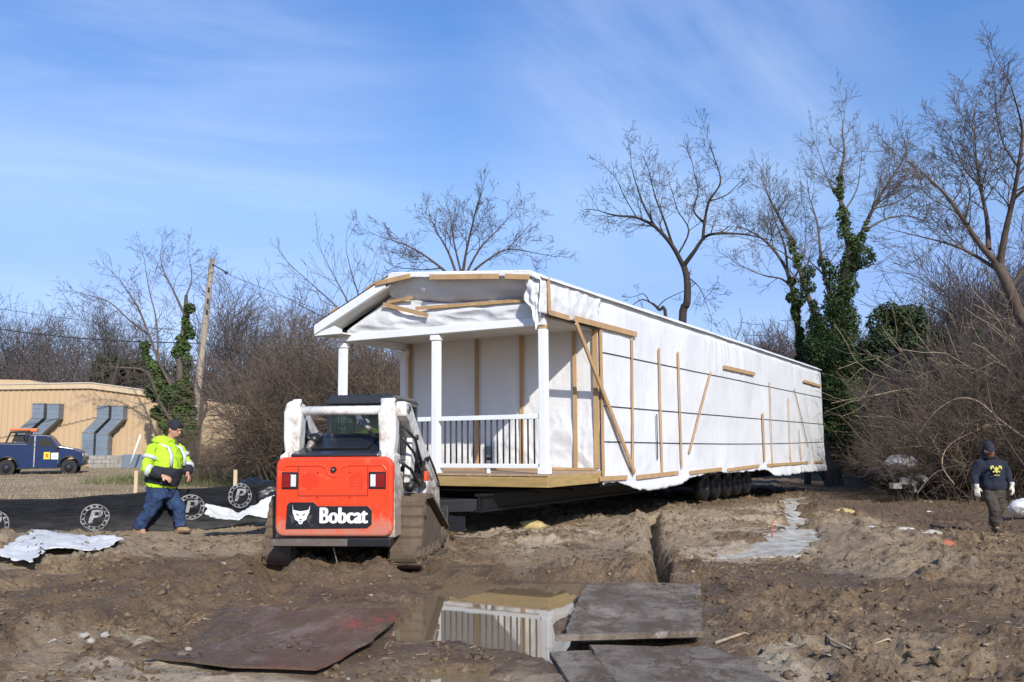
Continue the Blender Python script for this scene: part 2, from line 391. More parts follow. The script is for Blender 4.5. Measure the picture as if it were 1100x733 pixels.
SANDY = [(G([(90,722),(150,702),(250,722),(340,727),(330,760),(90,760)]), 1.), (G([(790,712),(830,696),(885,726),(880,760),(760,760)]), 1.), (G([(495,572),(560,568),(640,566),(640,574),(560,578),(500,580)]), .9),
         (G([(728,592),(800,588),(865,590),(868,600),(800,606),(732,604)]), 1.), (G([(545,584),(600,582),(600,592),(550,594)]), .9), (G([(0,585),(280,560),(285,600),(140,606),(0,620)]), .50), (G([(620,560),(720,548),(800,555),(760,590),(700,606),(640,590)]), .50),
         (G([(770,560),(832,557),(830,562),(770,565)]), 1.), (G([(760,572),(822,569),(820,574),(765,577)]), .9), (G([(775,546),(832,541),(835,547),(780,552)]), .8),(G([(480,724),(560,716),(600,730),(590,760),(480,760)]), .8),
         (G([(880,550),(990,585),(1050,625),(940,630),(850,606)]), .42), (G([(0,690),(70,680),(120,700),(60,740),(0,740)]), .35), (G([(900,680),(1000,690),(1100,720),(1000,740),(900,720)]), .25), (G([(500,590),(660,590),(680,612),(560,618)]), .3)]
DARK = [G([(0,640),(150,612),(300,602),(470,610),(620,614),(600,640),(300,650),(140,668),(0,676)]), G([(860,528),(1100,530),(1100,565),(1000,562),(870,545)]), G([(560,700),(760,690),(860,735),(560,735)]), G([(180,650),(460,640),(430,700),(180,715)]),
        G([(780,600),(900,612),(1100,660),(1100,690),(900,650),(760,640)])]

def macro(x, y):
    L = sstep(2, 9, -x); z = L*.17*sstep(8, 14, y)+L*sstep(18, 50, y)*.40
    z = z-.25*sstep(4, 9, x)*sstep(11, 18, y)
    return z+.10*sstep(120, 700, y)
def height(x, y, want=False):
    x = np.asarray(x, float); y = np.asarray(y, float)
    z = macro(x, y)
    fence_y = np.where(x < -3, 14.9+(x+8)*.12, 1e3)
    lawn = sstep(.3, 1.2, y-fence_y)
    far = sstep(36, 60, y)
    amp = 1-.78*np.maximum(lawn, far)
    wx = x+.25*fbm(x*.9, y*.9, 2, 40); wy = y+.25*fbm(x*.9, y*.9, 2, 41)
    patch = sstep(-.25, .35, fbm(x*.45, y*.45, 3, 5))
    d = .055*fbm(wx*.55, wy*.55, 3, 1)+.036*ridg(wx*1.3, wy*1.7, 3, 2)*(.35+.65*patch)*.6
    d += .034*fbm(wx*3.2, wy*3.8, 3, 3)*(.35+.75*patch)+.055*np.abs(fbm(wx*6.5, wy*7.5, 3, 7))**1.0*(.25+1.0*patch)
    d += .022*ridg(wx*5, wy*7, 2, 8)*(.2+.8*patch)+.014*fbm(x*16, y*18, 2, 9)
    cl = fbm(wx*9+3, wy*9, 2, 11); d += .030*sstep(.12, .42, cl)*(.3+.9*patch); cl = fbm(wx*4.2, wy*4.8, 3, 13); d += .036*sstep(.15, .5, cl)*patch
    rd = np.full(x.shape, 1e9)
    rs_ = np.full(x.shape, 1e9)
    for r in RUTS: rs_ = np.minimum(rs_, sdline(x, y, r))
    d = d*(1-.75*np.exp(-(rs_/.30)**2))
    for i, r in enumerate(RUTS):
        ux, uy = r[-1][0]-r[0][0], r[-1][1]-r[0][1]; ul = math.hypot(ux, uy); al = ((x-r[0][0])*ux+(y-r[0][1])*uy)/ul
        d = d+.016*np.exp(-(sdline(x, y, r)/.20)**4)*np.tanh(3*np.sin(al*2*PI/.16))*(i not in (3, 4))
        dd = sdline(x, y, r)+.10*fbm(x*1.3, y*1.3, 2, 60+i); rd = np.minimum(rd, np.abs(dd))
        d = d-.085*np.exp(-(dd/.17)**2)+.06*np.exp(-((dd-.36)/.14)**2)
    tr = sdline(x, y, TRENCH)+.07*fbm(x*2, y*2, 2, 70)
    d = d-.28*np.exp(-(tr/.09)**4)+.07*np.exp(-((tr-.3)/.22)**2)*(1+.8*fbm(x*4, y*4, 2, 71))
    bd = sdline(x, y, BERM)
    d = d+.16*np.exp(-(bd/.9)**2)*(.8+.6*fbm(x*2, y*2, 3, 72))
    z = z+d*amp
    wob = .10*fbm(x*1.5, y*1.5, 3, 12)+.05*fbm(x*5, y*5, 2, 14)
    WL = -.05
    for P, w in ((PUD, 1.), (PUD2, 1.)):
        sd = sdpoly(x, y, P)+wob*.8
        inside = WL-.05*sstep(0, .5, -sd)-.006
        shore = WL+.008+.05*sstep(0, .5, sd)
        k = sstep(.7, .1, sd)
        z = np.where(sd < 0, inside, z*(1-k)+np.clip(z*.6+shore*.6, WL+.006, .2)*k)
    for P, mz, bury in ((MRED, .045, 1), (MG1, .05, 0), (MG2, .07, 0)):
        sd = sdpoly(x, y, P); k = sstep(.35, .05, sd); base = np.full(x.shape, mz-.07)
        t = np.minimum(z, mz-.045); 
        if bury:
            ax, ay = MRED[0]; top = sdline(x, y, [MRED[1], MRED[2], MRED[3], MRED[4]])
            cov = sstep(.40, -.1, top+.35*fbm(x*2, y*2, 3, 15)); t = t*(1-cov)+(mz+.035+.02*fbm(x*5, y*5, 3, 16))*cov
        z = np.where(k > 0, z*(1-k)+t*k, z)
    sd = sdpoly(x, y, CONC)+.42*fbm(x*1.9, y*1.9, 5, 17)+.03; mz = macro(x, y); k = sstep(.02, -.18, sd); z = z*(1-k)+np.minimum(z, mz-.03)*k
    if not want: return z
    sand = np.zeros(x.shape)
    for P, s in SANDY: sand = np.maximum(sand, s*sstep(.12, -.1, sdpoly(x, y, P)+.35*fbm(x*2.2, y*3, 4, 20)))
    dark = np.zeros(x.shape)
    for P in DARK: dark = np.maximum(dark, sstep(.35, -.25, sdpoly(x, y, P)+.5*fbm(x*1.2, y*1.6, 4, 22)))
    wet = np.maximum(sstep(1.3, 0, np.minimum(sdpoly(x, y, PUD), sdpoly(x, y, MG1))+.4*fbm(x*1.5, y*1.5, 3, 23)), sstep(.3, .0, rd)*.7)
    wet = np.maximum(wet, dark*.5)*(1-lawn)
    return z, lawn, sand, dark, wet
def hit(px, py):
    """the point of the ground seen at this spot"""
    d = ray(px, py); ts = np.linspace(4, 60, 1400); X = C0[0]+d[0]*ts; Y = C0[1]+d[1]*ts; Z = C0[2]+d[2]*ts; k = np.argmax(Z < height(X, Y)); return float(X[k]), float(Y[k]), float(Z[k])
def gz(x, y): return float(height(np.array([x]), np.array([y]))[0])

def axis_pts(segs):
    out = []
    for a, b, st in segs: out += list(np.arange(a, b-1e-6, st))
    return out
gfar = [24*1.35**i for i in range(0, 14)]
xs = sorted([-v for v in gfar]+axis_pts([(-24, -9.5, .15), (-9.5, 10, .042), (10, 24, .15)])+gfar)
ys = axis_pts([(-60, -4, 8), (-4, 4, .5), (4, 13, .036), (13, 20, .06), (20, 36, .14), (36, 60, .6)])+[60*1.3**i for i in range(13)]
xs = np.array(sorted(set(np.round(xs, 4)))); ys = np.array(ys)
GX, GY = np.meshgrid(xs, ys, indexing='ij')
z, lawn, sand, dark, wet = height(GX, GY, True)
ground = npmesh("ground", np.stack([GX, GY, z], -1).reshape(-1, 3), grid(len(xs), len(ys)), MT['rock'], None, True)
tag(ground, kind="structure")
for nm, arr in (("lawn", lawn), ("sand", sand), ("dark", dark), ("wet", wet)):
    a = ground.data.attributes.new(nm, 'FLOAT', 'POINT'); a.data.foreach_set("value", arr.astype(np.float32).ravel())
def ground_material():
    # shared with the loose clods, which are of the same mud
    m, nt, b = nmat("mud_ground")
    v = coords(nt)
    A = lambda n: N(nt, "ShaderNodeAttribute", attribute_name=n).outputs["Fac"]
    n1 = noise(nt, .8, 8, .7, v); n2 = noise(nt, 5, 8, .7, v, .5); n3 = noise(nt, 28, 6, .7, v, .3); n4 = noise(nt, 120, 3, .6, v)
    mud = mixc(nt, (.130, .082, .044), (.375, .252, .138), ramp(nt, n1, [(.35, 0.), (.68, 1.)]))
    mud = mixc(nt, mud, (.060, .040, .027), ramp(nt, n2, [(.52, 0.), (.68, .85)]))
    mud = mixc(nt, mud, (.43, .32, .205), ramp(nt, n2, [(.30, .85), (.44, 0.)]))
    mud = mixc(nt, mud, (.42, .33, .20), ramp(nt, n3, [(.56, 0.), (.68, .75)]))
    mud = mixc(nt, mud, (.045, .030, .020), ramp(nt, n3, [(.34, .85), (.46, 0.)]))
    dk = mixc(nt, (.062, .038, .021), (.205, .135, .074), ramp(nt, n2, [(.35, 0.), (.65, 1.)])); dk = mixc(nt, dk, (.26, .19, .12), ramp(nt, n3, [(.58, 0.), (.70, .7)]))
    fd = N(nt, "ShaderNodeMath", operation='MULTIPLY'); nt.links.new(A("dark"), fd.inputs[0]); fd.inputs[1].default_value = .72
    c = mixc(nt, mud, dk, fd.outputs[0])
    sd = mixc(nt, (.36, .27, .175), (.56, .46, .32), ramp(nt, n2, [(.35, 0.), (.65, 1.)]))
    sd = mixc(nt, sd, (.22, .155, .10), ramp(nt, n3, [(.58, 0.), (.72, .7)]))
    c = mixc(nt, c, sd, A("sand"))
    vs = coords(nt, (.25, 1.2, 1)); ng = noise(nt, 1.1, 6, .65, vs)
    gr = mixc(nt, (.25, .175, .098), (.46, .35, .205), ramp(nt, ng, [(.3, 0.), (.7, 1.)]))
    gr = mixc(nt, gr, (.14, .125, .06), ramp(nt, n1, [(.55, 0.), (.72, .6)]))
    gr = mixc(nt, gr, (.17, .115, .07), ramp(nt, n3, [(.5, 0.), (.7, .6)]))
    c = mixc(nt, c, gr, A("lawn"))
    nt.links.new(c, b.inputs["Base Color"])
    w1 = ramp(nt, noise(nt, 2.2, 6, .7, v), [(.36, 0.), (.52, 1.)])
    mm = N(nt, "ShaderNodeMath", operation='MULTIPLY'); nt.links.new(A("wet"), mm.inputs[0]); nt.links.new(w1, mm.inputs[1])
    r = N(nt, "ShaderNodeMapRange"); nt.links.new(mm.outputs[0], r.inputs[0]); r.inputs[3].default_value = .88; r.inputs[4].default_value = .16
    nt.links.new(r.outputs[0], b.inputs["Roughness"]); b.inputs["Specular IOR Level"].default_value = .4
    p = bump(nt, b, n2, .7, .08); p = bump(nt, b, n3, .9, .05, p); bump(nt, b, n4, .6, .012, p)
    return m
MT['ground'] = ground_material(); ground.data.materials.clear(); ground.data.materials.append(MT['ground'])

# puddle water: one flat sheet, the mud rises out of it
m, nt, b = nmat("muddy_water")
v = coords(nt); n1 = noise(nt, 1.3, 5, .6, v)
nt.links.new(mixc(nt, (.23, .165, .09), (.15, .11, .065), n1), b.inputs["Base Color"]); b.inputs["Roughness"].default_value = .02; b.inputs["IOR"].default_value = 1.46; b.inputs["Specular IOR Level"].default_value = .85
bump(nt, b, noise(nt, 5.0, 3, .5, v), .03, .008)
MT['water'] = m
for P, nm in ((PUD, "puddle_water"), (PUD2, "puddle_water")):
    x0 = min(p[0] for p in P)-.4; x1 = max(p[0] for p in P)+.4; y0 = min(p[1] for p in P)-.4; y1 = max(p[1] for p in P)+.4
    gx, gy = np.meshgrid(np.linspace(x0, x1, 60), np.linspace(y0, y1, 60), indexing='ij'); sdv = sdpoly(gx, gy, P)
    F_ = grid(60, 60); keep = (sdv.ravel()[F_].min(1) < .25)
    o = npmesh(nm, np.stack([gx, gy, np.full(gx.shape, -.05)], -1).reshape(-1, 3), F_[keep], 'water'); tag(o, kind="structure")

# ---- loose clods, straw and grass (stuff)
def ico(sub):
    b = bmesh.new(); bmesh.ops.create_icosphere(b, subdivisions=sub, radius=1); V = np.array([v.co[:] for v in b.verts]); F_ = np.array([[v.index for v in f.verts] for f in b.faces]); b.free(); return V, F_
def scatter_mask(x, y):
    ok = np.ones(x.shape, bool)
    for P in (PUD, PUD2): ok &= sdpoly(x, y, P) > .12
    for P in (MRED, MG1, MG2, CONC): ok &= (sdpoly(x, y, P) > .02)
    ok &= ~((x < -3) & (y > 14.6+(x+8)*.12))
    return ok
rng = np.random.RandomState(11)
def clods(name, n, smin, smax, region, m, seed, kindpatch=True, flat=.6):
    r = np.random.RandomState(seed); V, F_ = ico(1)
    x = r.uniform(region[0], region[1], n*3); y = region[2]+(region[3]-region[2])*r.rand(n*3)**1.5
    ok = scatter_mask(x, y)
    if kindpatch: ok &= (fbm(x*.7, y*.7, 3, 31)+.35*r.randn(len(x))) > .1
    x = x[ok][:n]; y = y[ok][:n]; z = height(x, y); s = smin*(smax/smin)**(r.rand(len(x))**2.0)
    allv = []
    for i in range(len(x)):
        d = np.clip(1+.42*r.randn(len(V)), .35, 1.9); P = V*d[:, None]*np.array([1+.8*r.rand(), 1, flat*(.7+.6*r.rand())])*s[i]; a = r.rand()*6.28; ca, sa = math.cos(a), math.sin(a)
        P = P@np.array([[ca, sa, 0], [-sa, ca, 0], [0, 0, 1]]); allv.append(P+np.array([x[i], y[i], z[i]+s[i]*.18]))
    k = len(allv); Fa = (F_[None]+(np.arange(k)*len(V))[:, None, None]).reshape(-1, 3)
    o = npmesh(name, np.concatenate(allv), Fa, m, None, False); tag(o, kind="stuff"); return o
MT['clod'] = mat("mud_clod", (.165, .118, .080), .95, var=.6, scale=4, bmp=.7, bdist=.02)
MT['pebble'] = mat("pebbles", (.30, .24, .175), .9, var=.35, scale=3, bmp=.2)
clods("mud_clods", 20000, .005, .030, (-9, 10, 4.6, 21), 'ground', 1, True, .8)
def mat_mud(P, z, n, seed, m='clod'):
    """mud thrown up on a sheet: low lumps, thicker towards its far edge"""
    r = np.random.RandomState(seed); V, F_ = ico(1); x0, x1 = min(p[0] for p in P), max(p[0] for p in P); y0, y1 = min(p[1] for p in P), max(p[1] for p in P)
    x = r.uniform(x0, x1, n*6); y = r.uniform(y0, y1, n*6); ok = (sdpoly(x, y, P) < -.03) & (fbm(x*1.6, y*2.2, 3, seed)+.3*(y-y0)/(y1-y0)+.1*r.randn(len(x)) > .30); x = x[ok][:n]; y = y[ok][:n]; out = []
    for i in range(len(x)):
        s = .005*(3.2**(r.rand()**1.6)); Q = V*np.clip(1+.4*r.randn(len(V)), .3, 2)[:, None]*np.array([1+r.rand(), 1+r.rand()*.5, .5])*s; out.append(Q+np.array([x[i], y[i], z+s*.15]))
    k = len(out); o = npmesh("mud_clods", np.concatenate(out), (F_[None]+(np.arange(k)*len(V))[:, None, None]).reshape(-1, 3), m, None, False); tag(o, kind="stuff")
mat_mud(MG1, .062, 60, 21, 'ground'); mat_mud(MRED, .06, 90, 23, 'ground')
clods("pebbles", 900, .006, .026, (-7, 8, 4.6, 16), 'pebble', 2, False)
def blades(name, x, y, L, w, m, lean=.5, flatlie=False, seed=0):
    r = np.random.RandomState(seed); n = len(x); z = height(x, y); a = r.rand(n)*2*PI
    if flatlie: el = np.abs(r.randn(n))*.15
    else: el = np.pi/2-np.abs(r.randn(n))*lean
    d = np.stack([np.cos(a)*np.cos(el), np.sin(a)*np.cos(el), np.sin(el)], -1)*L[:, None]
    sd = np.stack([-np.sin(a), np.cos(a), np.zeros(n)], -1)*w[:, None]
    if flatlie: sd[:, 2] = w*.5
    p = np.stack([x, y, z+(.012 if flatlie else -.005)], -1)
    bend = np.stack([r.randn(n), r.randn(n), np.zeros(n)], -1)*(L*.18)[:, None]
    V = np.stack([p-sd, p+sd, p+d*.55+sd*.8+bend, p+d*.55-sd*.8+bend, p+d+sd*.2, p+d-sd*.2], 1).reshape(-1, 3)
    i = np.arange(n)*6; Fq = np.concatenate([np.stack([i, i+1, i+2, i+3], -1), np.stack([i+3, i+2, i+4, i+5], -1)])
    o = npmesh(name, V, Fq, m); tag(o, kind="stuff"); return o
MT['dry_grass'] = mat("dry_grass", (.42, .32, .18), .9, var=.45, scale=.9, bmp=0)
MT['green_grass'] = mat("dull_green_grass", (.13, .14, .05), .9, var=.4, scale=.9, bmp=0)
MT['litter'] = mat("leaf_litter", (.15, .10, .065), .95, var=.45, scale=.9, bmp=0)
MT['straw'] = mat("straw", (.36, .26, .14), .9, var=.4, scale=2, bmp=0)
r = rng
n = 26000; y = 15.2+(48-15.2)*r.rand(n)**1.3; x = -3.2-(4+y*.62)*r.rand(n)
ok = (y > 15.3+(x+8)*.12)
blades("dry_grass", x[ok], y[ok], .04+.06*r.rand(ok.sum()), .004+.004*r.rand(ok.sum()), 'dry_grass', .7, seed=3)
n = 9000; x = -2.8-r.rand(n)*12; y = 26+(x+3)*-.4+r.rand(n)*7
blades("green_grass", x, y, .10+.22*r.rand(n), .006+.006*r.rand(n), 'green_grass', .5, seed=4)
n = 34000; x = r.uniform(-9, 10.5, n); y = 4.6+16*r.rand(n)**1.4
ok = scatter_mask(x, y) & ((fbm(x*.5, y*.5, 3, 33)+.3*r.randn(n)+.25*(x > 2)) > .12)
blades("straw", x[ok], y[ok], .02+.11*r.rand(ok.sum())**3, .0018+.002*r.rand(ok.sum()), 'straw', flatlie=True, seed=5)
n = 9000; x = r.uniform(7, 26, n); y = r.uniform(19, 37, n)
blades("brown_litter", x, y, .05+.12*r.rand(n), .006+.006*r.rand(n), 'litter', 1.3, seed=6)

# ---- mud mats, plank, concrete
def slab(name, poly, z, th, m, label, cat, warp=.015, group=None, seed=0, tilt=None):
    b = bmesh.new(); vs = [b.verts.new((p[0], p[1], z)) for p in poly]; f = b.faces.new(vs); b.normal_update()
    if f.normal.z < 0: f.normal_flip()
    bmesh.ops.triangulate(b, faces=b.faces)
    for _ in range(5): 
        lng = [e for e in b.edges if e.calc_length() > .16]
        if not lng: break
        bmesh.ops.subdivide_edges(b, edges=lng, cuts=1)
        bmesh.ops.triangulate(b, faces=b.faces)
    if m != 'concrete':
        for v in b.verts:
            if v.is_boundary: v.co.x += random.gauss(0, .007); v.co.y += random.gauss(0, .009)
    X = np.array([v.co.x for v in b.verts]); Y = np.array([v.co.y for v in b.verts]); W = warp*fbm(X*.9, Y*.9, 2, 50+seed)
    for v, w in zip(b.verts, W): v.co.z += float(w)+(tilt(v.co.x, v.co.y) if tilt else 0)
    me = bpy.data.meshes.new(name); b.to_mesh(me); b.free(); me.materials.append(MT[m])
    o = bpy.data.objects.new(name, me); COL.objects.link(o); md = o.modifiers.new("solid", 'SOLIDIFY'); md.thickness = th; md.offset = -1
    return tag(o, label, cat, group)
def mat_mat(name, base, alt, red=None):
    m, nt, b = nmat(name); v = coords(nt, (1, .55, 1)); n1 = noise(nt, 1.6, 8, .75, v, .6); n2 = noise(nt, 4.5, 9, .75, v, .3); n3 = noise(nt, 30, 5, .7, v)
    c = mixc(nt, base, alt, ramp(nt, n1, [(.4, 0.), (.62, 1.)]))
    c = mixc(nt, c, (.13, .092, .062), ramp(nt, n2, [(.48, 0.), (.57, .9)]))
    c = mixc(nt, c, (.50, .46, .40), ramp(nt, noise(nt, 3.1, 9, .8, v, .5), [(.30, .9), (.41, 0.)]))
    if red:
        t = N(nt, "ShaderNodeTexCoord"); s = N(nt, "ShaderNodeSeparateXYZ"); nt.links.new(t.outputs["Object"], s.inputs[0])
        r_ = N(nt, "ShaderNodeMapRange"); nt.links.new(s.outputs[0], r_.inputs[0]); r_.inputs[1].default_value = red[0]; r_.inputs[2].default_value = red[1]
        mul = N(nt, "ShaderNodeMath", operation='MULTIPLY'); nt.links.new(r_.outputs[0], mul.inputs[0]); nt.links.new(ramp(nt, n1, [(.38, 1.), (.62, .15)]), mul.inputs[1])
        c = mixc(nt, c, (.16, .068, .040), mul.outputs[0]); c = mixc(nt, c, (.14, .098, .062), ramp(nt, noise(nt, 2.3, 9, .8, v, .4), [(.47, 0.), (.56, .9)]))
        dd = N(nt, "ShaderNodeVectorMath", operation='DISTANCE'); nt.links.new(t.outputs["Object"], dd.inputs[0]); dd.inputs[1].default_value = red[2]
        rm = N(nt, "ShaderNodeMapRange"); nt.links.new(dd.outputs["Value"], rm.inputs[0]); rm.inputs[1].default_value = .34; rm.inputs[2].default_value = .0
        m2_ = N(nt, "ShaderNodeMath", operation='MULTIPLY'); nt.links.new(rm.outputs[0], m2_.inputs[0]); nt.links.new(ramp(nt, n2, [(.40, 1.), (.52, .0)]), m2_.inputs[1])
        c = mixc(nt, c, (.55, .055, .025), m2_.outputs[0])
    c = mixc(nt, c, tuple(x*.5 for x in base), ramp(nt, n3, [(.6, 0.), (.75, .7)]))
    nt.links.new(c, b.inputs["Base Color"])
    rr = ramp(nt, n2, [(.38, .38), (.58, .85)]); nt.links.new(rr, b.inputs["Roughness"]); b.inputs['Specular IOR Level'].default_value = .18
    p = bump(nt, b, n2, .9, .06); bump(nt, b, n3, .4, .01, p); return m
MT['mat_red'] = mat_mat("muddy_red_plywood", (.13, .085, .055), (.24, .185, .145), (-2.6, -1.2, G([(402, 668)], .07)[0]+(.07,)))
MT['mat_grey'] = mat_mat("muddy_grey_plywood", (.15, .115, .085), (.30, .25, .195))
slab("ground_mat", MRED, .055, .016, 'mat_red', "muddy plywood sheet with red paint showing, lying in front of the loader", "ground mat", .02, None, 1, lambda x, y: .03*max(0, (x+1.6)))

slab("ground_mat", MG1, .06, .018, 'mat_grey', "grey muddy plywood sheet beside the big puddle with a plank along it", "ground mat", .03, None, 2)
slab("ground_mat", MG2, .03, .028, 'mat_grey', "grey muddy plywood sheet nearest the camera, cut by the bottom edge of the photo", "ground mat", .012, None, 3)
pl = MB(); (a, b_), (c, d) = atz(597, 683, .09), atz(754, 680, .09)
pl.bar((a, b_, .075), (c, d, .085), .05, .045); tag(pl.build("plank", MT['mat_grey'], bev=.004), "long muddy plank lying along the near edge of the grey plywood by the puddle", "plank")
pl = MB(); (a, b_), (c, d) = atz(612, 703, .0), atz(655, 760, .0)
pl.bar((a, b_, .0), (c, d, .0), .30, .05); tag(pl.build("board", MT['mat_grey'], bev=.006), "short brown board half sunk at the lower edge of the big puddle", "board")
slab("concrete_footing", CONC, .022, .10, 'concrete', "pale wet concrete strip poured in the mud right of the house wheels", "concrete footing", .05, None, 4, lambda x, y: float(macro(np.array([x]), np.array([y]))[0]))
def rock(px, py, s, m, label, cat, name="rock", group=None, seed=0, sc3=(1, .8, .6), z=0.):
    r = np.random.RandomState(seed); V, F_ = ico(2); x, y = atz(px, py, z); V = V*(1+.18*r.randn(len(V)))[:, None]*s*np.array(sc3)
    zz = gz(x, y); V = V+np.array([x, y, zz+s*sc3[2]*.55]); return tag(npmesh(name, V, F_, m, None, False), label, cat, group)
for i, (px, py, s, t) in enumerate([(58, 698, .05, "largest of the pale stones near the lower left corner"), (89, 697, .042, "pale upright stone, second of the row near the lower left corner"), (97, 701, .035, "small flat stone in the middle of the lower left row"), (112, 699, .036, "pale stone at the right end of the lower left row"), (120, 695, .028, "smallest pale stone behind the lower left row"), (202, 707, .03, "tan stone at the near edge of the red plywood sheet")]):
    rock(px, py, s, 'rock', t, "stone", "stone", "pale stones in the mud", i)
rock(1018, 604, .085, 'brick', "orange red broken brick lying in the mud at the right", "brick", "broken_brick", None, 9, (1.2, .7, .6), -.1)
rock(905, 545, .20, 'straw_clump', "yellow clay lump on the berm right of the concrete strip", "clay lump", "clay_lump", None, 12, (1.5, .8, .55), .1)
rock(572, 572, .16, 'straw_clump', "yellow brown dirt clump just in front of the porch shadow", "clay lump", "clay_lump", None, 13, (1.6, .8, .6))
rock(972, 580, .11, 'concrete', "grey chunk of concrete rubble lying left of the man in navy", "concrete rubble", "concrete_rubble", "concrete rubble in the mud", 14, (1.4, 1, .35), -.1)
rock(1003, 578, .12, 'concrete', "second grey chunk of concrete rubble, nearer the man in navy", "concrete rubble", "concrete_rubble", "concrete rubble in the mud", 15, (1.2, 1, .4), -.1)
rock(985, 586, .10, 'concrete', "low flat piece of concrete rubble in front of the other two", "concrete rubble", "concrete_rubble", "concrete rubble in the mud", 16, (1.8, 1, .25), -.1)
rock(936, 579, .07, 'tarp', "flat scrap of white litter right of the concrete strip", "litter", "litter", "white scraps of litter on the right", 17, (1.5, 1, .12), -.05)
rock(997, 541, .09, 'tarp', "white scrap of litter in the dark mud below the rubbish pile", "litter", "litter", "white scraps of litter on the right", 18, (1.2, 1, .5), -.2)
rock(998, 549, .06, 'tarp', "small white scrap of litter just below the larger one", "litter", "litter", "white scraps of litter on the right", 19, (1.2, 1, .4), -.2)
def branch(name, pts, r0, r1, m, label, cat, group=None):
    b = MB(); n = len(pts); b.loft(pts, [r0+(r1-r0)*i/(n-1) for i in range(n)], 6); return tag(b.build(name, m, smooth=True), label, cat, group)
def gp(px, py, dz=.02, z=0.): x, y = atz(px, py, z); return (x, y, gz(x, y)+dz)
branch("fallen_branch", [gp(882, 692), gp(895, 702, .04), gp(920, 708, .02), gp(955, 707, .03), gp(988, 699, .02)], .012, .005, 'stick_pale', "thin pale curved branch lying in the mud at the lower right", "branch")
branch("fallen_branch", [gp(768, 692), gp(800, 688, .04), gp(830, 694, .02)], .014, .006, 'stick_pale', "short white stick lying beside the nearest grey plywood", "branch")
branch("fallen_branch", [gp(1000, 565, .03, -.2), gp(1030, 571, .05, -.2), gp(1072, 574, .03, -.2)], .03, .012, 'bark_dark', "dark branch on the ground by the feet of the man in navy", "branch")
for i, (a_, b_, c_) in enumerate([((835, 545), (850, 552), (868, 556)), ((838, 553), (852, 558), (866, 560)), ((850, 572), (860, 569), (872, 568)), ((832, 571), (840, 573), (848, 573)), ((838, 585), (850, 583), (862, 582))]):
    branch("stick", [gp(*a_, .03), gp(*b_, .06), gp(*c_, .03)], .012, .005, 'bark_dark', "thin dark stick lying across the pale concrete strip", "stick", "sticks on the concrete strip")
def gstake(px, py, h, label):
    x, y = atz(px, py, 0); zz = gz(x, y); b = MB(); b.loft([(x, y, zz-.05), (x+.02, y, zz+h)], [.012, .01], 5); tag(b.build("marker_pin", 'brick', smooth=True), label, "marker pin")
gstake(829, 578, .30, "rusty red pin standing at the left edge of the concrete strip")

# ---- white tarps
def tarp(name, upper, lower, zf, label, amp=.05, n=60, mth='tarp'):
    U_ = np.array([zf(*p, True) for p in upper]); L_ = np.array([zf(*p, False) for p in lower])
    def rs(A, n):
        d = np.concatenate([[0], np.cumsum(np.linalg.norm(np.diff(A, axis=0), axis=1))]); d /= d[-1]; t = np.linspace(0, 1, n); return np.stack([np.interp(t, d, A[:, k]) for k in range(3)], -1)
    a = rs(U_, n); b = rs(L_, n); t = np.linspace(0, 1, 22)[None, :, None]; P = a[:, None]*(1-t)+b[:, None]*t
    ex = fbm(P[..., 0]*4, P[..., 1]*4, 3, 81)
    P[..., 0] += .05*fbm(P[..., 0]*6, P[..., 2]*6+P[..., 1]*6, 2, 82)
    P[..., 2] += amp*np.abs(ridg(P[..., 0]*3, P[..., 1]*3+P[..., 2]*3, 3, 83))*.6+amp*.4*ex
    return tag(sheet(name, P, mth, None, True, .004), label, "tarp")
def on_ground(px, py, u):
    x, y = atz(px, py, .12); return (x, y, gz(x, y)+.075)
tarp("white_tarp", [(-6,600),(20,591),(40,583),(62,581),(90,584),(110,588),(130,590)], [(-6,604),(12,607),(32,609),(52,600),(75,599),(100,599),(130,592)], on_ground, "crumpled white tarp lying on the mud in front of the black fence", .045)
def by_fence(px, py, u):
    Y = 14.6+(px-220)/70*.55-(.0 if u else .30); return atY(px, py, Y)
tarp("white_tarp", [(220,543),(238,546),(257,552),(275,543),(290,534),(300,532)], [(223,556),(240,559),(254,560),(268,554),(286,557),(302,556)], by_fence, "white sheet slumped against the foot of the black fence left of the loader", .03)
# bag + rubbish
def lump(name, c, r, m, label, cat, seed=0, group=None):
    rr = np.random.RandomState(seed); V, F_ = ico(4); n_ = np.array([pn(V[:, 0]*1.6+k*5, V[:, 1]*1.6+V[:, 2]*1.3, seed) for k in (0,)])[0]
    f = 1+.28*n_+.12*ridg(V[:, 0]*3, V[:, 1]*3+V[:, 2]*3, 3, seed+1); P = V*f[:, None]*np.array(r)+np.array(c)
    return tag(npmesh(name, P, F_, m, None, True), label, cat, group)
p = atY(1094, 546, 20.0); lump("white_bag", (p[0]+.1, p[1], p[2]), (.30, .2, .17), 'tarp', "white bag on the ground behind the man in navy at the right edge", "bag", 3)
p = atY(968, 497, 27.0); lump("rubbish_bag", p, (.42, .3, .20), 'tarp', "pale blue white plastic bag on top of the rubbish pile before the thicket", "rubbish bag", 5)
p = atY(968, 510, 27.2); lump("rubbish_heap", (p[0]-.1, p[1]+.3, p[2]-.08), (.75, .5, .30), 'black_metal', "dark heap of rubbish under the pale plastic bag", "rubbish heap", 6)
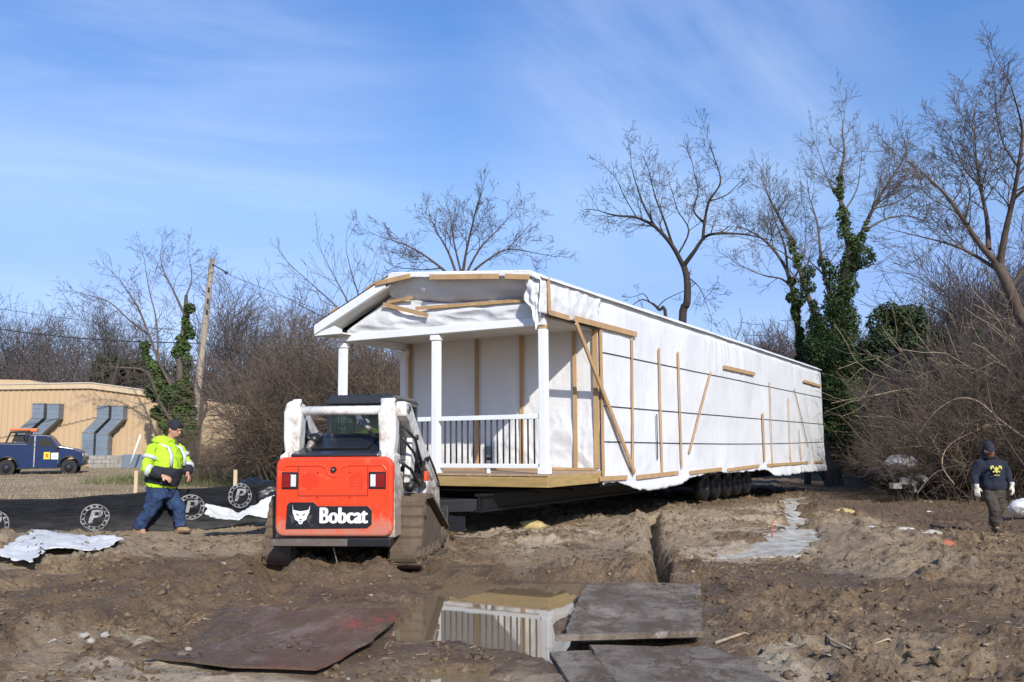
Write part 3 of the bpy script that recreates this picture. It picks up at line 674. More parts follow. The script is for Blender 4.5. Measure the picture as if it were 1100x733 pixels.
for i, (px, py) in enumerate([(962, 522), (972, 517), (981, 519), (990, 514), (978, 525)]):
    x, y, zz = atY(px, py, 26.2+.1*i); b = MB(); rt_ = Matrix.Rotation(.5*i+.3, 3, 'Z') @ Matrix.Rotation(.3*i, 3, 'X')
    for sx in (-.13, 0, .13): b.box(Vector((x, y, zz))+rt_ @ Vector((sx, 0, 0)), (.025, .15, .16), rt_)
    for sy in (-.075, .075): b.box(Vector((x, y, zz))+rt_ @ Vector((0, sy, 0)), (.29, .025, .158), rt_)
    tag(b.build("cinder_block", 'block'), ["cinder block at the left end of the heap below the pale bag", "tilted cinder block, second from the left below the pale bag", "cinder block in the middle of the row below the pale bag", "cinder block at the right end of the row below the pale bag", "cinder block lying lowest below the pale bag"][i], "cinder block", "cinder blocks below the rubbish bag")
# ================================================================== modular house
house = empty("modular_house", (HX, HY, 0), -YAW, "long white plastic wrapped modular house with an open front porch on a wheeled chassis", "house")
D = DECK
def hp(a, b, z): return (-a, b, z+D)          # porch coordinates -> local
# floor block & chassis
m_ = MB(); m_.bb(-4.3, .09, 1.98, 22.0, D-.30, D-.10); m_.build("floor_frame", 'black_metal', house)
for a in (1.05, 3.25):
    b = MB(); b.bb(-a-.07, -a+.07, -.4, 22, D-.38, D-.34); b.bb(-a-.006, -a+.006, -.4, 22, D-.60, D-.38); b.bb(-a-.07, -a+.07, -.4, 22, D-.64, D-.60); b.build("chassis_beam", 'black_metal', house)
b = MB()
for y in np.arange(.4, 21.8, 1.2): b.bb(-4.0, -.25, y-.03, y+.03, D-.34, D-.305)
b.build("crossmember", 'black_metal', house)
# towing tongue and plates under the porch
b = MB(); b.bar((-3.2, -.3, .52), (-2.2, -1.0, .50), .10, .2); b.bar((-1.1, -.3, .52), (-2.2, -1.0, .50), .10, .2); b.bb(-3.35, -1.0, -.32, -.22, .42, .62); b.build("tow_tongue", 'black_metal', house, bev=.005)
b = MB(); b.prism([(-2.9, .10), (-1.25, .10), (-1.25, .34), (-2.75, .40)], 'y', -.52, -.49); b.build("black_skid_plate", MT['cab_black'], house)
b = MB(); b.prism([(-2.83, .13), (-2.72, .13), (-2.69, .36), (-2.80, .385)], 'y', -.535, -.523); b.build("white_stripe", 'sticker_white', house)
# wheels: two rows of five
wm = MB(); n_ = 28; prof = [(.17, -.10), (.33, -.11), (.375, -.08), (.385, -.03), (.385, .03), (.375, .08), (.33, .11), (.17, .10)]
vs = []; 
for k in range(n_):
    a = 2*PI*k/n_
    for r_, w in prof: vs.append((w, r_*math.cos(a), r_*math.sin(a)))
fs = [((k*8+j), (k*8+(j+1) % 8), (((k+1) % n_)*8+(j+1) % 8), (((k+1) % n_)*8+j)) for k in range(n_) for j in range(8)]
wm.add(vs, fs); wheel0 = wm.build("wheel", 'black_metal', house, True)
rb = MB(); rb.cyl((-.06, 0, 0), (.06, 0, 0), .20, 20); rb.cyl((.055, 0, 0), (.10, 0, 0), .07, 12); rim0 = rb.build("rim", 'tyre', wheel0, True)
first = True
for a in (.12, 4.1):
    for i in range(5):
        y = 9.3+i*.98
        if first: w, rm = wheel0, rim0; first = False
        else:
            w = wheel0.copy(); COL.objects.link(w); rm = rim0.copy(); COL.objects.link(rm); rm.parent = w
        w.location = (-a-.30, y, .46); 
b = MB()
for i in range(5): b.cyl((-4.3, 9.3+i*.98, .46), (-.5, 9.3+i*.98, .46), .05, 8)
b.build("axle", 'black_metal', house)
# deck
b = MB()
for k in range(31): b.bb(-4.42, .12, -.12+k*.068, -.12+k*.068+.062, D-.045, D-.012)
b.build("deck", 'deckboard', house)
b = MB(); b.bb(-4.46, .13, -.155, -.115, D-.225, D-.06); b.build("front_fascia", 'treated', house, bev=.006)
b = MB(); b.bb(.10, .135, -.113, 1.93, D-.225, D-.045); b.bb(-4.46, -4.42, -.113, 1.93, D-.225, D-.045)
for x in np.arange(-4.2, .1, .4): b.bb(x-.02, x+.02, -.11, 1.95, D-.22, D-.05)
b.build("deck_joists", 'treated', house, bev=.004)
# posts
def post(a, bb_, z1=2.44, cap=True, w=.135):
    m_ = MB(); m_.bb(-a-w/2, -a+w/2, bb_-w/2, bb_+w/2, D-.01, D+z1)
    o = m_.build("post", 'white_paint', house, bev=.012)
    c = MB(); c.bb(-a-w/2-.022, -a+w/2+.022, bb_-w/2-.022, bb_+w/2+.022, D-.011, D+.10)
    if cap: c.bb(-a-w/2-.02, -a+w/2+.02, bb_-w/2-.02, bb_+w/2+.02, D+z1-.09, D+z1+.002)
    c.build("post_trim", 'white_paint', o, bev=.008); return o
post(0, 0, 2.40, False); post(2.18, 0); post(4.36, 0); post(4.30, 1.86)
b = MB(); b.bb(-.05, .05, -.05, .05, D+2.40, D+2.475); b.build("post_shim", 'trim_wood', house)
# railing
rl = MB()
for a0, a1 in ((.07, 2.11), (2.25, 4.29)):
    rl.bb(-a1, -a0, -.045, .045, D+.90, D+.98); rl.bb(-a1, -a0, -.03, .03, D+.08, D+.155); rl.bb(-(a0+a1)/2-.03, -(a0+a1)/2+.03, -.02, .02, D-.01, D+.08)
railing = rl.build("railing", 'white_paint', house, bev=.008)
bal0 = None
for a0, a1 in ((.07, 2.11), (2.25, 4.29)):
    for i in range(16):
        x = -(a0+.12+(a1-a0-.24)*i/15)
        if bal0 is None:
            m_ = MB(); m_.cyl((0, 0, .15), (0, 0, .905), .016, 8); bal0 = m_.build("baluster", 'wire', railing, True); o = bal0
        else: o = bal0.copy(); COL.objects.link(o)
        o.location = (x, 0, D)
# porch ceiling, beam, header
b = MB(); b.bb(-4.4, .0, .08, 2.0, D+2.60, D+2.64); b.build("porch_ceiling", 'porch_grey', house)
b = MB(); b.bb(-4.44, .045, -.07, .07, D+2.465, D+2.60); b.build("porch_beam", 'white_paint', house, bev=.008)
b = MB(); b.bb(-4.40, -4.28, .08, 1.95, D+2.465, D+2.60); b.build("side_beam", 'white_paint', house, bev=.006)
# front wall behind the porch: wrap with wrinkles
def wrinkle_x(u, v, s=0):
    w = .022*ridg(u*1.3+.5*fbm(u*.8, v*.8, 2, s+1), v*.55, 3, s)+.02*fbm(u*.8, v*.5, 3, s+2)
    w += .012*ridg(u*.8+v*1.1, v*.8-u*.5, 3, s+4)
    return np.clip(w, -.02, .05)
nu, nv = 150, 100
aa, zz = np.meshgrid(np.linspace(-.10, 4.30, nu), np.linspace(-.0, 2.60, nv), indexing='ij')
P = np.stack([-aa, 1.985-wrinkle_x(aa*1.4, zz*1.6, 90)*(.25+.85*sstep(1.5, .3, zz)), zz+D], -1)
sheet("porch_wall_wrap", P, 'wrap', house)
b = MB(); b.bb(-4.3, .09, 2.03, 2.15, D-.1, D+2.7); b.build("front_wall", 'porch_grey', house)
# window / door trim seen as ridges under the wrap
def batten(p0, p1, w=.075, t=.022, nrm=(1, 0, 0), name="batten"):
    m_ = MB(); p0 = Vector(p0); p1 = Vector(p1); nn = Vector(nrm); sd = (p1-p0).normalized().cross(nn).normalized(); vs = []
    for p in (p0, p1):
        for q, k in ((-1, 0), (1, 0), (1, 1), (-1, 1)): vs.append(p+sd*q*w/2+nn*k*t)
    m_.add(vs, [(3, 2, 1, 0), (4, 5, 6, 7), (0, 1, 5, 4), (1, 2, 6, 5), (2, 3, 7, 6), (3, 0, 4, 7)])
    return m_.build(name, 'trim_wood', house)
FB = 1.935
for a in (4.20, 2.55, 1.52, .37): batten(hp(a, FB, .04), hp(a, FB, 2.59), .075, .022, (0, -1, 0))
batten(hp(-.06, FB, .04), hp(-.06, FB, 2.59), .10, .022, (0, -1, 0))
batten(hp(-.02, FB-.004, .02), hp(4.1, FB-.004, .02), .05, .02, (0, -1, 0))
b = MB(); b.bb(-2.33, -2.17, FB-.045, FB, D+.28, D+.46); ob = b.build("outlet_box", 'galv', house, bev=.005)
b = MB(); b.bb(-2.30, -2.20, FB-.053, FB-.046, D+.18, D+.24); b.build("outlet_cover", 'hose', ob)

# ---- side wall wrap
SX = .115
skirt = [(2.0, -.26), (2.6, -.24), (3.0, -.30), (3.69, -.43), (4.6, -.47), (5.5, -.44), (6.1, -.40), (6.76, -.31), (7.6, -.26), (8.6, -.22), (9.6, -.26), (10.8, -.27), (12.0, -.29), (13.2, -.27), (13.9, -.38), (14.3, -.50), (16.0, -.52), (18.5, -.50), (21.9, -.56)]
def skz(y): return np.interp(y, [s[0] for s in skirt], [s[1] for s in skirt])
def side_off(y, z):
    top = sstep(1.6, 3.2, z); bot = sstep(.4, -.3, z)
    w = .009*ridg(y*.4+.4*fbm(y*.5, z*.7, 2, 100), z*.45, 3, 101)+.007*ridg(y*.7+z*.6, z*.5-y*.3, 3, 103)
    w += top*.022*ridg(y*1.5+.3*z, z*.25, 2, 105)*sstep(-.3, .4, fbm(y*.25, z*.1, 2, 106))
    w += bot*.018*ridg(y*.7, z*1.2, 3, 108)
    return np.clip(w, -.012, .05)
ny, nz = 460, 90
yy, tt = np.meshgrid(np.linspace(1.98, 22.1, ny), np.linspace(0, 1, nz), indexing='ij')
edge = skz(yy)+.03*fbm(yy*2.5, yy*0, 3, 110)
ZZ = edge+(3.29-edge)*tt
OFF = side_off(yy, ZZ)*sstep(1.0, .93, tt)
flare = .06*sstep(-.15, -.5, ZZ)*(1+.6*fbm(yy*.6, ZZ, 2, 112))
sheet("side_wall_wrap", np.stack([SX+OFF+flare-.03*sstep(.93, 1., tt), yy, ZZ+D], -1), 'wrap', house, True, .004)
# strip of wrap hanging over the porch opening
ny2, nz2 = 60, 24
yy, tt = np.meshgrid(np.linspace(-.36, 2.0, ny2), np.linspace(0, 1, nz2), indexing='ij')
ZZ = 2.64+(3.29-2.64)*tt
sheet("porch_side_wrap", np.stack([SX+.03*ridg(yy*1.3, ZZ*1.5, 3, 120)*sstep(1., .8, tt)*sstep(0, .3, tt)-.03*sstep(.93, 1., tt), yy, ZZ+D], -1), 'wrap', house, True, .004)
b = MB(); b.bb(-4.3, .085, 22.0, 22.1, D-.2, D+3.2); b.build("rear_wall", 'white_paint', house)
b = MB(); b.bb(.0, .085, 2.02, 22.0, D-.1, D+3.2); b.build("wall_core", 'porch_grey', house)
b = MB(); b.bb(-4.3, -4.2, 2.02, 22.0, D-.3, D+2.6); b.build("far_wall", 'white_paint', house)
# roof: cross section from low right edge over the ridge to the left eave
RS = [(-.10, 3.285), (.06, 3.34), (1.5, 3.47), (2.92, 3.60), (3.10, 3.53), (4.78, 2.80)]
def roofz(a): return np.interp(a, [r_[0] for r_ in RS], [r_[1] for r_ in RS])
ny, na = 300, 70
yy, aa = np.meshgrid(np.linspace(-.36, 22.12, ny), np.concatenate([np.linspace(-.21, -.10, 10), np.linspace(-.06, 3.02, na-10)]), indexing='ij')
zr = roofz(aa)+.006*fbm(yy*.6, aa*1.2, 3, 130)+.005*ridg(yy*.5, aa*.7, 2, 131)
zr = zr-.035*sstep(.02, -.12, aa)-.06*sstep(-.10, -.21, aa)**1.5
sheet("roof_wrap", np.stack([np.minimum(-aa, SX+.075+.01*fbm(yy*1.1, aa, 2, 133)), yy, zr+D+.012], -1), 'wrap', house, True, .006)
b = MB()
b.prism([(-3.0, D+3.55), (-4.80, D+2.775), (-4.78, D+2.80), (-3.0, D+3.575)], 'y', -.38, 22.1); b.build("shingle_roof", MT['black_matte'], house)
uu_, tt_ = np.meshgrid(np.linspace(-.16, 3.12, 90), np.linspace(0, 1, 6), indexing='ij')
sheet("front_edge_wrap", np.stack([-uu_, -.366-.006*ridg(uu_*2, tt_, 2, 134), roofz(uu_)+.018-.10*tt_-.03*sstep(.0, -.115, uu_)+D], -1), 'wrap', house, True, .004)
# left rake fascia
def rake(a0, z0, a1, z1, h, y0, y1, name, m, bev=.006):
    m_ = MB(); m_.prism([(-a0, D+z0), (-a1, D+z1), (-a1, D+z1-h), (-a0, D+z0-h)], 'y', y0, y1); return m_.build(name, m, house, bev=bev)
rake(3.06, 3.535, 4.775, 2.785, .185, -.375, -.35, "rake_fascia", 'white_paint')
m_ = MB(); m_.bb(-4.775, -4.10, -.35, .06, D+2.58, D+2.60); m_.bb(-4.775, -4.75, -.35, 22, D+2.60, D+2.775); m_.prism([(-4.75, D+2.60), (-4.12, D+2.60), (-4.12, D+2.66), (-4.3, D+2.74), (-4.75, D+2.62)], 'y', -.345, -.32); m_.build("eave_return", 'white_paint', house)
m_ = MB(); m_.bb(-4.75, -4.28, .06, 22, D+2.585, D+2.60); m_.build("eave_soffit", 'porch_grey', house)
# grey soffit running up inside the left rake, then the sagging wrap lining on the right
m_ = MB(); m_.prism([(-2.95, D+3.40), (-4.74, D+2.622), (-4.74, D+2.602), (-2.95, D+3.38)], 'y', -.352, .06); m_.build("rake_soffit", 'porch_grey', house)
nu, nv = 120, 30
aa, tt = np.meshgrid(np.linspace(.02, 3.12, nu), np.linspace(0, 1, nv), indexing='ij')
zt = roofz(aa)-.05; zl = np.interp(aa, [0, .05, 1.9, 2.3, 3.12], [2.93, 2.94, 2.99, 3.05, 3.12])
yl = -.34+.36*tt; zc = zt+(zl-zt)*tt-.05*np.sin(tt*PI)*(1+.5*fbm(aa*1.5, tt, 2, 140))
sheet("gable_lining", np.stack([-aa, yl+.02*ridg(aa*1.2, tt, 2, 141), zc+D], -1), 'wrap', house, True, .004)
# crumpled wrap on the gable face
nu, nv = 160, 46
aa, tt = np.meshgrid(np.linspace(-.06, 4.22, nu), np.linspace(0, 1, nv), indexing='ij')
ztop = np.interp(aa, [-.1, 0, 1.9, 2.35, 3.12, 3.2, 4.22], [2.94, 2.94, 3.0, 3.06, 3.25, 3.22, 2.68]); zb = 2.60+0*aa
zc = zb+(ztop-zb)*tt; yo = -.03-.06*np.clip(ridg(aa*.55+zc*1.2, zc*2.0-aa*.5, 2, 150), -.4, 1.)*np.sin(np.clip(tt, 0, 1)*PI)**.6-.02*np.abs(fbm(aa*1.2, zc*3, 2, 151))
sheet("gable_wrap", np.stack([-aa, yo, zc+D], -1), 'wrap', house, True, .004)
m_ = MB(); m_.prism([(.05, D+2.6), (-4.25, D+2.6), (-4.25, D+2.68), (-3.0, D+3.3), (.05, D+3.2)], 'y', .06, .09); m_.build("gable_backing", 'porch_grey', house)
# loose corner flap of wrap by the right post
nu, nv = 26, 30
uu, tt = np.meshgrid(np.linspace(0, 1, nu), np.linspace(0, 1, nv), indexing='ij')
zc = 3.27-(.86+.10*np.sin(uu*7))*tt*(1-.12*uu); xc = -.20+.34*uu+.05*ridg(uu*2, tt*2, 2, 160)-.06*(1-uu)*tt; yc = -.36+.02*uu+.06*ridg(uu*1.6+tt, tt*1.8, 2, 161)
msk = np.interp(tt, [0, .45, .6, 1], [1, 1, .55, .28]); xc = .13-(.13-xc)*msk
sheet("corner_flap", np.stack([xc, yc, zc+D], -1), 'wrap', house, True, .004)
# ---- battens on roof edges and gable (from the photograph)
def fa(px, py, b_): a, z_ = onb(px, py, b_); return (-a, b_, z_+D)
FY = -.385
for p, q, w in (((404, 305), (441, 296.5), .085), ((462, 298), (536, 297), .09), ((543, 297), (569, 298), .085)): batten(fa(*p, FY), fa(*q, FY), w, .024, (0, -1, 0))
batten(fa(447, 331.5, -.10), fa(587, 321, -.10), .06, .024, (0, -1, 0))
batten(fa(412, 327, -.14), fa(460, 339, -.14), .075, .024, (0, -1, 0)); batten(fa(417, 325, -.10), fa(443, 320, -.10), .06, .024, (0, -1, 0))
m_ = MB(); m_.prism([(-3.05, D+3.58), (-4.50, D+2.95), (-4.50, D+2.925), (-3.05, D+3.555)], 'y', -.33, -.16); m_.build("batten", 'trim_wood', house)
for p, q in (((-3.35, 3.45), (-3.6, 3.34)), ((-4.3, 3.04), (-4.45, 2.975))):
    m_ = MB(); m_.prism([(p[0], D+p[1]+.06), (q[0], D+q[1]+.06), (q[0], D+q[1]), (p[0], D+p[1])], 'y', -.30, -.10); m_.build("batten", 'trim_wood', house)
def sp(px, py, x=SX+.055): b_, z_ = ona(px, py, -x); return (x, b_, z_+D)
batten(sp(588.5, 299), sp(590, 335), .06, .024)
batten(sp(590.5, 336), sp(611, 342), .085); batten(sp(617, 342.5), sp(683, 359.5), .10, .03)
batten(sp(618, 347, SX+.085), sp(681, 508, SX+.085), .10, .03)
batten((SX+.02, 2.0, D+2.62), (SX+.02, 2.0, D-.10), .07, .03)
S = [((678.5, 363), (679.5, 507), .05), ((707.5, 374), (711, 509), .05), ((728, 378), (732, 503), .055), ((763, 400), (740, 487), .05), ((819, 444), (821, 496), .10), ((826.5, 410), (829.5, 503), .03), ((846.5, 428), (849, 497), .03), ((858, 462), (860, 495), .03), ((853, 418), (868, 480), .035)]
for p, q, w in S: batten(sp(*p), sp(*q), w)
batten(sp(777, 394.5), sp(810, 402), .10, .03); batten(sp(863, 409.5), sp(881.5, 415), .09, .03)
for p, q, w in (((644, 514.5), (673, 513), .085), ((684, 513), (728, 508), .085), ((741, 508), (775, 504), .085), ((782, 505), (815, 500.5), .085), ((824, 500), (868, 497), .085), ((874, 497), (884, 496), .08)): batten(sp(*p), sp(*q), w)
m_ = MB(); m_.bar(sp(705.5, 445), sp(706.5, 494), .03, .012, (1, 0, 0)); m_.build("loose_strap", 'hose', house)
# straps
def strap(z0, sag):
    ys_ = np.linspace(2.0, 22.12, 160); m_ = MB(); off = [SX-.045+.008+float(side_off(np.array([y]), np.array([z0]))[0]) for y in ys_]
    pts = [(o_+.045, y, D+z0-sag*math.sin((y-2)/20.1*PI)) for o_, y in zip(off, ys_)]
    vs = []; fs = []
    for i, p in enumerate(pts):
        for dx, dz in ((0, -.010), (.005, -.010), (.005, .010), (0, .010)): vs.append((p[0]+dx, p[1], p[2]+dz))
        if i: fs += [(4*i-4+k, 4*i-4+(k+1) % 4, 4*i+(k+1) % 4, 4*i+k) for k in range(4)]
    m_.add(vs, fs); m_.build("strap", 'wire', house)
strap(2.18, .0); strap(1.18, .0); strap(.52, .06)
# chocks on the ground at the rear wheel
# ================================================================== compact track loader
LH = math.radians(-6.0)
LX, LY = -2.163, 10.93
loader = empty("track_loader", (LX, LY, 0), LH, "orange red and white compact track loader with mud caked tracks seen from behind", "track loader")
K = 87.6
def tx(px): return (px-360.5)/K
def tz(py): return 1.5-(py-480.5)/K
# main body
b = MB(); b.bb(-.70, .70, .12, 1.95, .40, 1.18); b.build("chassis_body", 'loader_white', loader, bev=.03)
b = MB(); b.prism([(-.74, .42), (-.71, 1.40), (-.62, 1.46), (-.60, 1.30), (-.60, .42)], 'y', .06, .40); b.build("rear_corner_panel", 'loader_white', loader, bev=.012); b = MB(); b.prism([(.74, .42), (.72, 1.40), (.64, 1.46), (.60, 1.30), (.60, .42)], 'y', .06, .40); b.build("rear_corner_panel", 'loader_white', loader, bev=.012)
b = MB(); b.bb(-.60, .60, .30, 1.8, .28, .42); b.build("belly_plate", 'black_metal', loader)
# tailgate
pts = rrect(-.725, .725, .435, 1.385, .11)
b = MB(); b.prism(pts, 'y', -.02, .12); tg = b.build("tailgate", 'red_paint', loader, bev=.035, seg=3)
# raised frame with notch at the top
def ringstrip(poly, w, y0, y1, name, m, parent):
    """a thin raised rib following an open or closed polyline on the tailgate"""
    m_ = MB()
    for p, q in zip(poly[:-1], poly[1:]): m_.bar((p[0], (y0+y1)/2, p[1]), (q[0], (y0+y1)/2, q[1]), w, abs(y1-y0), (0, 1, 0))
    return m_.build(name, m, parent, bev=.004)
arc = [(.085*math.cos(a), 1.235-.085*math.sin(a)) for a in np.linspace(.25, PI-.25, 8)]
rib = [(-.655, .86), (-.655, 1.22), (-.60, 1.285), (-.16, 1.285), (-.10, 1.255)]+[(-p[0]*-1 if False else -p[0], p[1]) for p in arc]+[(.10, 1.255), (.16, 1.285), (.60, 1.285), (.655, 1.22), (.655, .86)]
ringstrip(rib, .018, -.032, -.018, "pressed_rib", 'red_paint', tg)
ringstrip([(-.44, 1.27), (-.44, .92), (.42, .92), (.42, 1.27)], .008, -.026, -.018, "panel_seam", MT['black_metal'], tg)
b = MB(); b.cyl((0, -.045, 1.235), (0, -.015, 1.235), .035, 16); b.build("latch", 'black_metal', tg)
b = MB(); b.cyl((0, -.052, 1.235), (0, -.04, 1.235), .014, 8); b.build("keyhole", 'steel', tg)
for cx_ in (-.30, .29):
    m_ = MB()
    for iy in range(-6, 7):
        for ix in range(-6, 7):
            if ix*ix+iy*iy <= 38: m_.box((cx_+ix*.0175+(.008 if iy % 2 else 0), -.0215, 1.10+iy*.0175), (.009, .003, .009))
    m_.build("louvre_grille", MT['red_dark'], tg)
for sx in (-.58, -.20, 0.2, .58):
    for zz_ in (.90, 1.20):
        if abs(sx) > .5: continue
        m_ = MB(); m_.cyl((sx, -.028, zz_), (sx, -.018, zz_), .008, 8); m_.build("bolt", 'black_metal', tg)
for s in (-1, 1):
    cx_ = .545*s-.005
    m_ = MB(); m_.prism([(cx_-.108, 1.0), (cx_+.108, 1.0), (cx_+.108, 1.205), (cx_-.108, 1.205)], 'y', -.030, -.015); tl = m_.build("tail_light", 'black_metal', tg, bev=.006)
    x0, x1 = (cx_-.09, cx_+.015) if s < 0 else (cx_-.015, cx_+.09)
    m_ = MB(); m_.bb(x0, x1, -.040, -.028, 1.02, 1.185); m_.build("red_lens", 'lens_red', tl, bev=.004)
    x0, x1 = (cx_+.02, cx_+.085) if s < 0 else (cx_-.085, cx_-.02)
    m_ = MB(); m_.bb(x0, x1, -.040, -.028, 1.03, 1.175); m_.build("white_lens", 'lens_white', tl, bev=.004)
# name panel
pan = [(tx(309), tz(566)), (tx(397), tz(565)), (tx(402), tz(561)), (tx(402), tz(546)), (tx(398), tz(542)), (tx(344), tz(542)), (tx(339), tz(538)), (tx(313), tz(538)), (tx(310), tz(541))]
b = MB(); b.prism([(-p[0] if False else p[0], p[1]) for p in pan], 'y', -.026, -.014); bp = b.build("name_panel", 'sticker_black', tg, bev=.003)
put_text("lettering", bold_text("Bobcat", .262, .004, .011, .80), 'sticker_white', bp, (tx(371.5), -.030, tz(552.5)), (PI/2, 0, 0))
# animal head badge: white face with ears, brows, eyes and whisker strokes
bx, bz, bs = tx(325.5), tz(551), .0115*1.0
head = [(-9, 10.5), (-8.2, 5), (-5, 4.4), (0, 3.6), (5, 4.4), (8.2, 5), (10, 9.5), (9.0, 2), (7, -1.5), (6, -5), (3, -6.5), (1.5, -9.5), (-1.5, -9.5), (-3, -6.5), (-6, -5), (-7, -1.5), (-8.6, 2)]
b = MB(); b.prism([(bx+u*bs, bz+v*bs) for u, v in head], 'y', -.031, -.0265); bd = b.build("animal_badge", 'sticker_white', bp)
b = MB()
for s in (-1, 1):
    b.prism([(bx+s*u*bs, bz+v*bs) for u, v in [(1.2, -.2), (5.2, 1.6), (4.6, .2), (2.6, -.9)]], 'y', -.0335, -.0305)
b.prism([(bx+u*bs, bz+v*bs) for u, v in [(-1.5, -4.2), (1.5, -4.2), (.6, -5.8), (-.6, -5.8)]], 'y', -.0335, -.0305)
b.prism([(bx+u*bs, bz+v*bs) for u, v in [(-2.5, -6.9), (2.5, -6.9), (0, -7.9)]], 'y', -.0335, -.0305)
b.build("badge_face", 'sticker_black', bd)
b = MB()
for s in (-1, 1):
    for k in range(6):
        b.bar((bx+s*7.4*bs, -.028, bz+(-2.2-k*.9)*bs), (bx+s*(12.2-k*.5)*bs, -.028, bz+(-.5-k*1.7)*bs), .0035, .003, (0, 1, 0))
b.build("badge_whiskers", MT['steel'], bd)
# bumper
b = MB(); b.bb(-.755, .72, -.09, .10, .325, .425); bu = b.build("rear_bumper", 'black_metal', loader, bev=.012)
b = MB(); b.bb(-.745, .20, -.096, -.088, .335, .415); b.build("worn_bumper_face", 'steel', bu)
b = MB(); b.bar((-.03, .1, .30), (.02, .12, .10), .012, .012); b.build("hanging_chain", 'steel', loader)
# engine cover: black slope behind the cab
b = MB(); b.prism([(.02, 1.385), (.02, 1.42), (.20, 1.47), (.95, 1.68), (1.15, 1.68), (1.15, 1.30), (.5, 1.30)], 'x', -.56, .54); b.build("engine_cover", 'cab_black', loader, bev=.02)
b = MB(); b.prism([(.20, 1.485), (.86, 1.67), (.86, 1.68), (.20, 1.495)], 'x', -.38, .36); b.build("cooling_screen", MT['hose'], loader)
b = MB(); b.loft([(-.42, .30, 1.47), (-.42, .42, 1.60), (-.38, .62, 1.66)], .05, 12); b.build("exhaust", 'steel', loader, True)
# rear uprights and cross tube
for s in (-1, 1):
    xo = .585
    m_ = MB(); prof = [(xo-.075, 1.36), (xo+.095, 1.36), (xo+.125, 1.60), (xo+.13, 1.93), (xo+.10, 2.05), (xo+.02, 2.09), (xo-.06, 2.05), (xo-.10, 1.90), (xo-.085, 1.60)]
    m_.prism([(s*u, v) for u, v in prof], 'y', .16, .38); m_.build("rear_upright", 'loader_white', loader, bev=.03)
    AO = 0 if s > 0 else -.15
    m_ = MB(); m_.cyl((s*(xo-.07), .24, 2.06), (s*(xo+.10+AO*.5), .24, 2.06), .045, 14); m_.build("pivot_pin", 'loader_white', loader, True)
    # lift arm
    m_ = MB(); side = [(.22, 2.06), (.50, 2.05), (.95, 1.78), (1.55, 1.46), (2.15, 1.22), (2.42, .98), (2.52, .62), (2.36, .56), (2.14, .86), (1.98, 1.02), (1.50, 1.20), (.85, 1.52), (.45, 1.80), (.22, 1.88)]
    m_.prism(side, 'x', s*(.70+AO), s*(.83+AO)); la = m_.build("lift_arm", 'loader_white', loader, bev=.02)
    m_ = MB(); m_.cyl((s*(.68+AO), .33, 1.97), (s*(.85+AO), .33, 1.97), .06, 16); m_.build("arm_pin", 'steel', la, True)
    m_ = MB(); m_.prism([(.55, 1.05), (.80, 1.05), (.95, 1.50), (.72, 1.62)], 'x', s*.725, s*.80); m_.build("lower_link", 'loader_white', loader, bev=.015)
    m_ = MB(); m_.cyl((s*.80, .55, .98), (s*.80, 1.35, 1.28), .052, 14); cy_ = m_.build("lift_cylinder", 'black_metal', loader, True)
    m_ = MB(); m_.cyl((s*.80, 1.35, 1.28), (s*.80, 1.75, 1.38), .026, 12); m_.build("cylinder_rod", 'steel', cy_, True)
    m_ = MB(); m_.prism([(1.60, .62), (2.05, .66), (2.20, 1.00), (2.10, 1.06), (1.82, 1.10), (1.55, .85)], 'x', s*.70, s*.80); m_.build("front_link", 'loader_white', loader, bev=.015)
    m_ = MB(); m_.bb(s*.60, s*.72, .9, 1.3, .95, 1.25); m_.build("valve_block", 'hose', loader, bev=.02)
b = MB(); b.cyl((-.52, .26, 1.955), (.52, .26, 1.955), .058, 20); b.build("cross_tube", 'loader_white', loader, True)
for pts_, r_ in (([(.76, .42, 1.75), (.86, .62, 1.60), (.86, .95, 1.34), (.80, 1.35, 1.16)], .017), ([(.74, .40, 1.62), (.85, .60, 1.42), (.86, .95, 1.18), (.80, 1.40, 1.02)], .017), ([(.70, .30, 1.35), (.84, .45, 1.22), (.88, .80, 1.02), (.82, 1.3, .96)], .02), ([(.78, 1.2, 1.30), (.87, 1.5, 1.36), (.87, 1.9, 1.15), (.86, 2.2, 1.0)], .015)):
    m_ = MB(); m_.loft(pts_, r_, 8); m_.build("hydraulic_hose", 'hose', loader, True)
m_ = MB(); m_.bb(.71, .735, .95, 1.9, .95, 1.30); m_.build("side_opening", 'hose', loader, bev=.01)
for y_, z_ in ((.33, 1.97), (.80, 1.62), (1.5, 1.33), (2.3, .95)): m_ = MB(); m_.cyl((.825, y_, z_), (.86, y_, z_), .035, 12); m_.build("pin_cap", 'hose', loader, True)
b = MB(); b.bb(.83, .87, 1.30, 1.52, 1.04, 1.17); b.build("red_step", MT['red_paint'], loader, bev=.01)
for x0, x1 in ((.12, .46), (-.62, -.44)):
    for k in range(2):
        m_ = MB(); m_.loft([(x0+.03*k, .62, 1.92-.02*k), (x0+(x1-x0)*.35+.03*k, .5, 1.76), (x0+(x1-x0)*.7, .42, 1.66-.03*k), (x1+.03*k, .36, 1.60)], .022, 8); m_.build("hydraulic_hose", 'hose', loader, True)
m_ = MB(); m_.loft([(.09, .62, 1.93), (.2, .5, 1.80), (.32, .44, 1.72)], .038, 10); m_.build("hose_clamp", 'steel', loader, True)
m_ = MB(); m_.loft([(-.60, .45, 1.88), (-.52, .42, 1.70), (-.50, .5, 1.52)], .03, 10); m_.build("hydraulic_hose", 'hose', loader, True)
m_ = MB(); m_.ball((-.40, .45, 1.60), (.085, .11, .085), 14, 8); m_.build("air_cleaner", 'hose', loader, True)
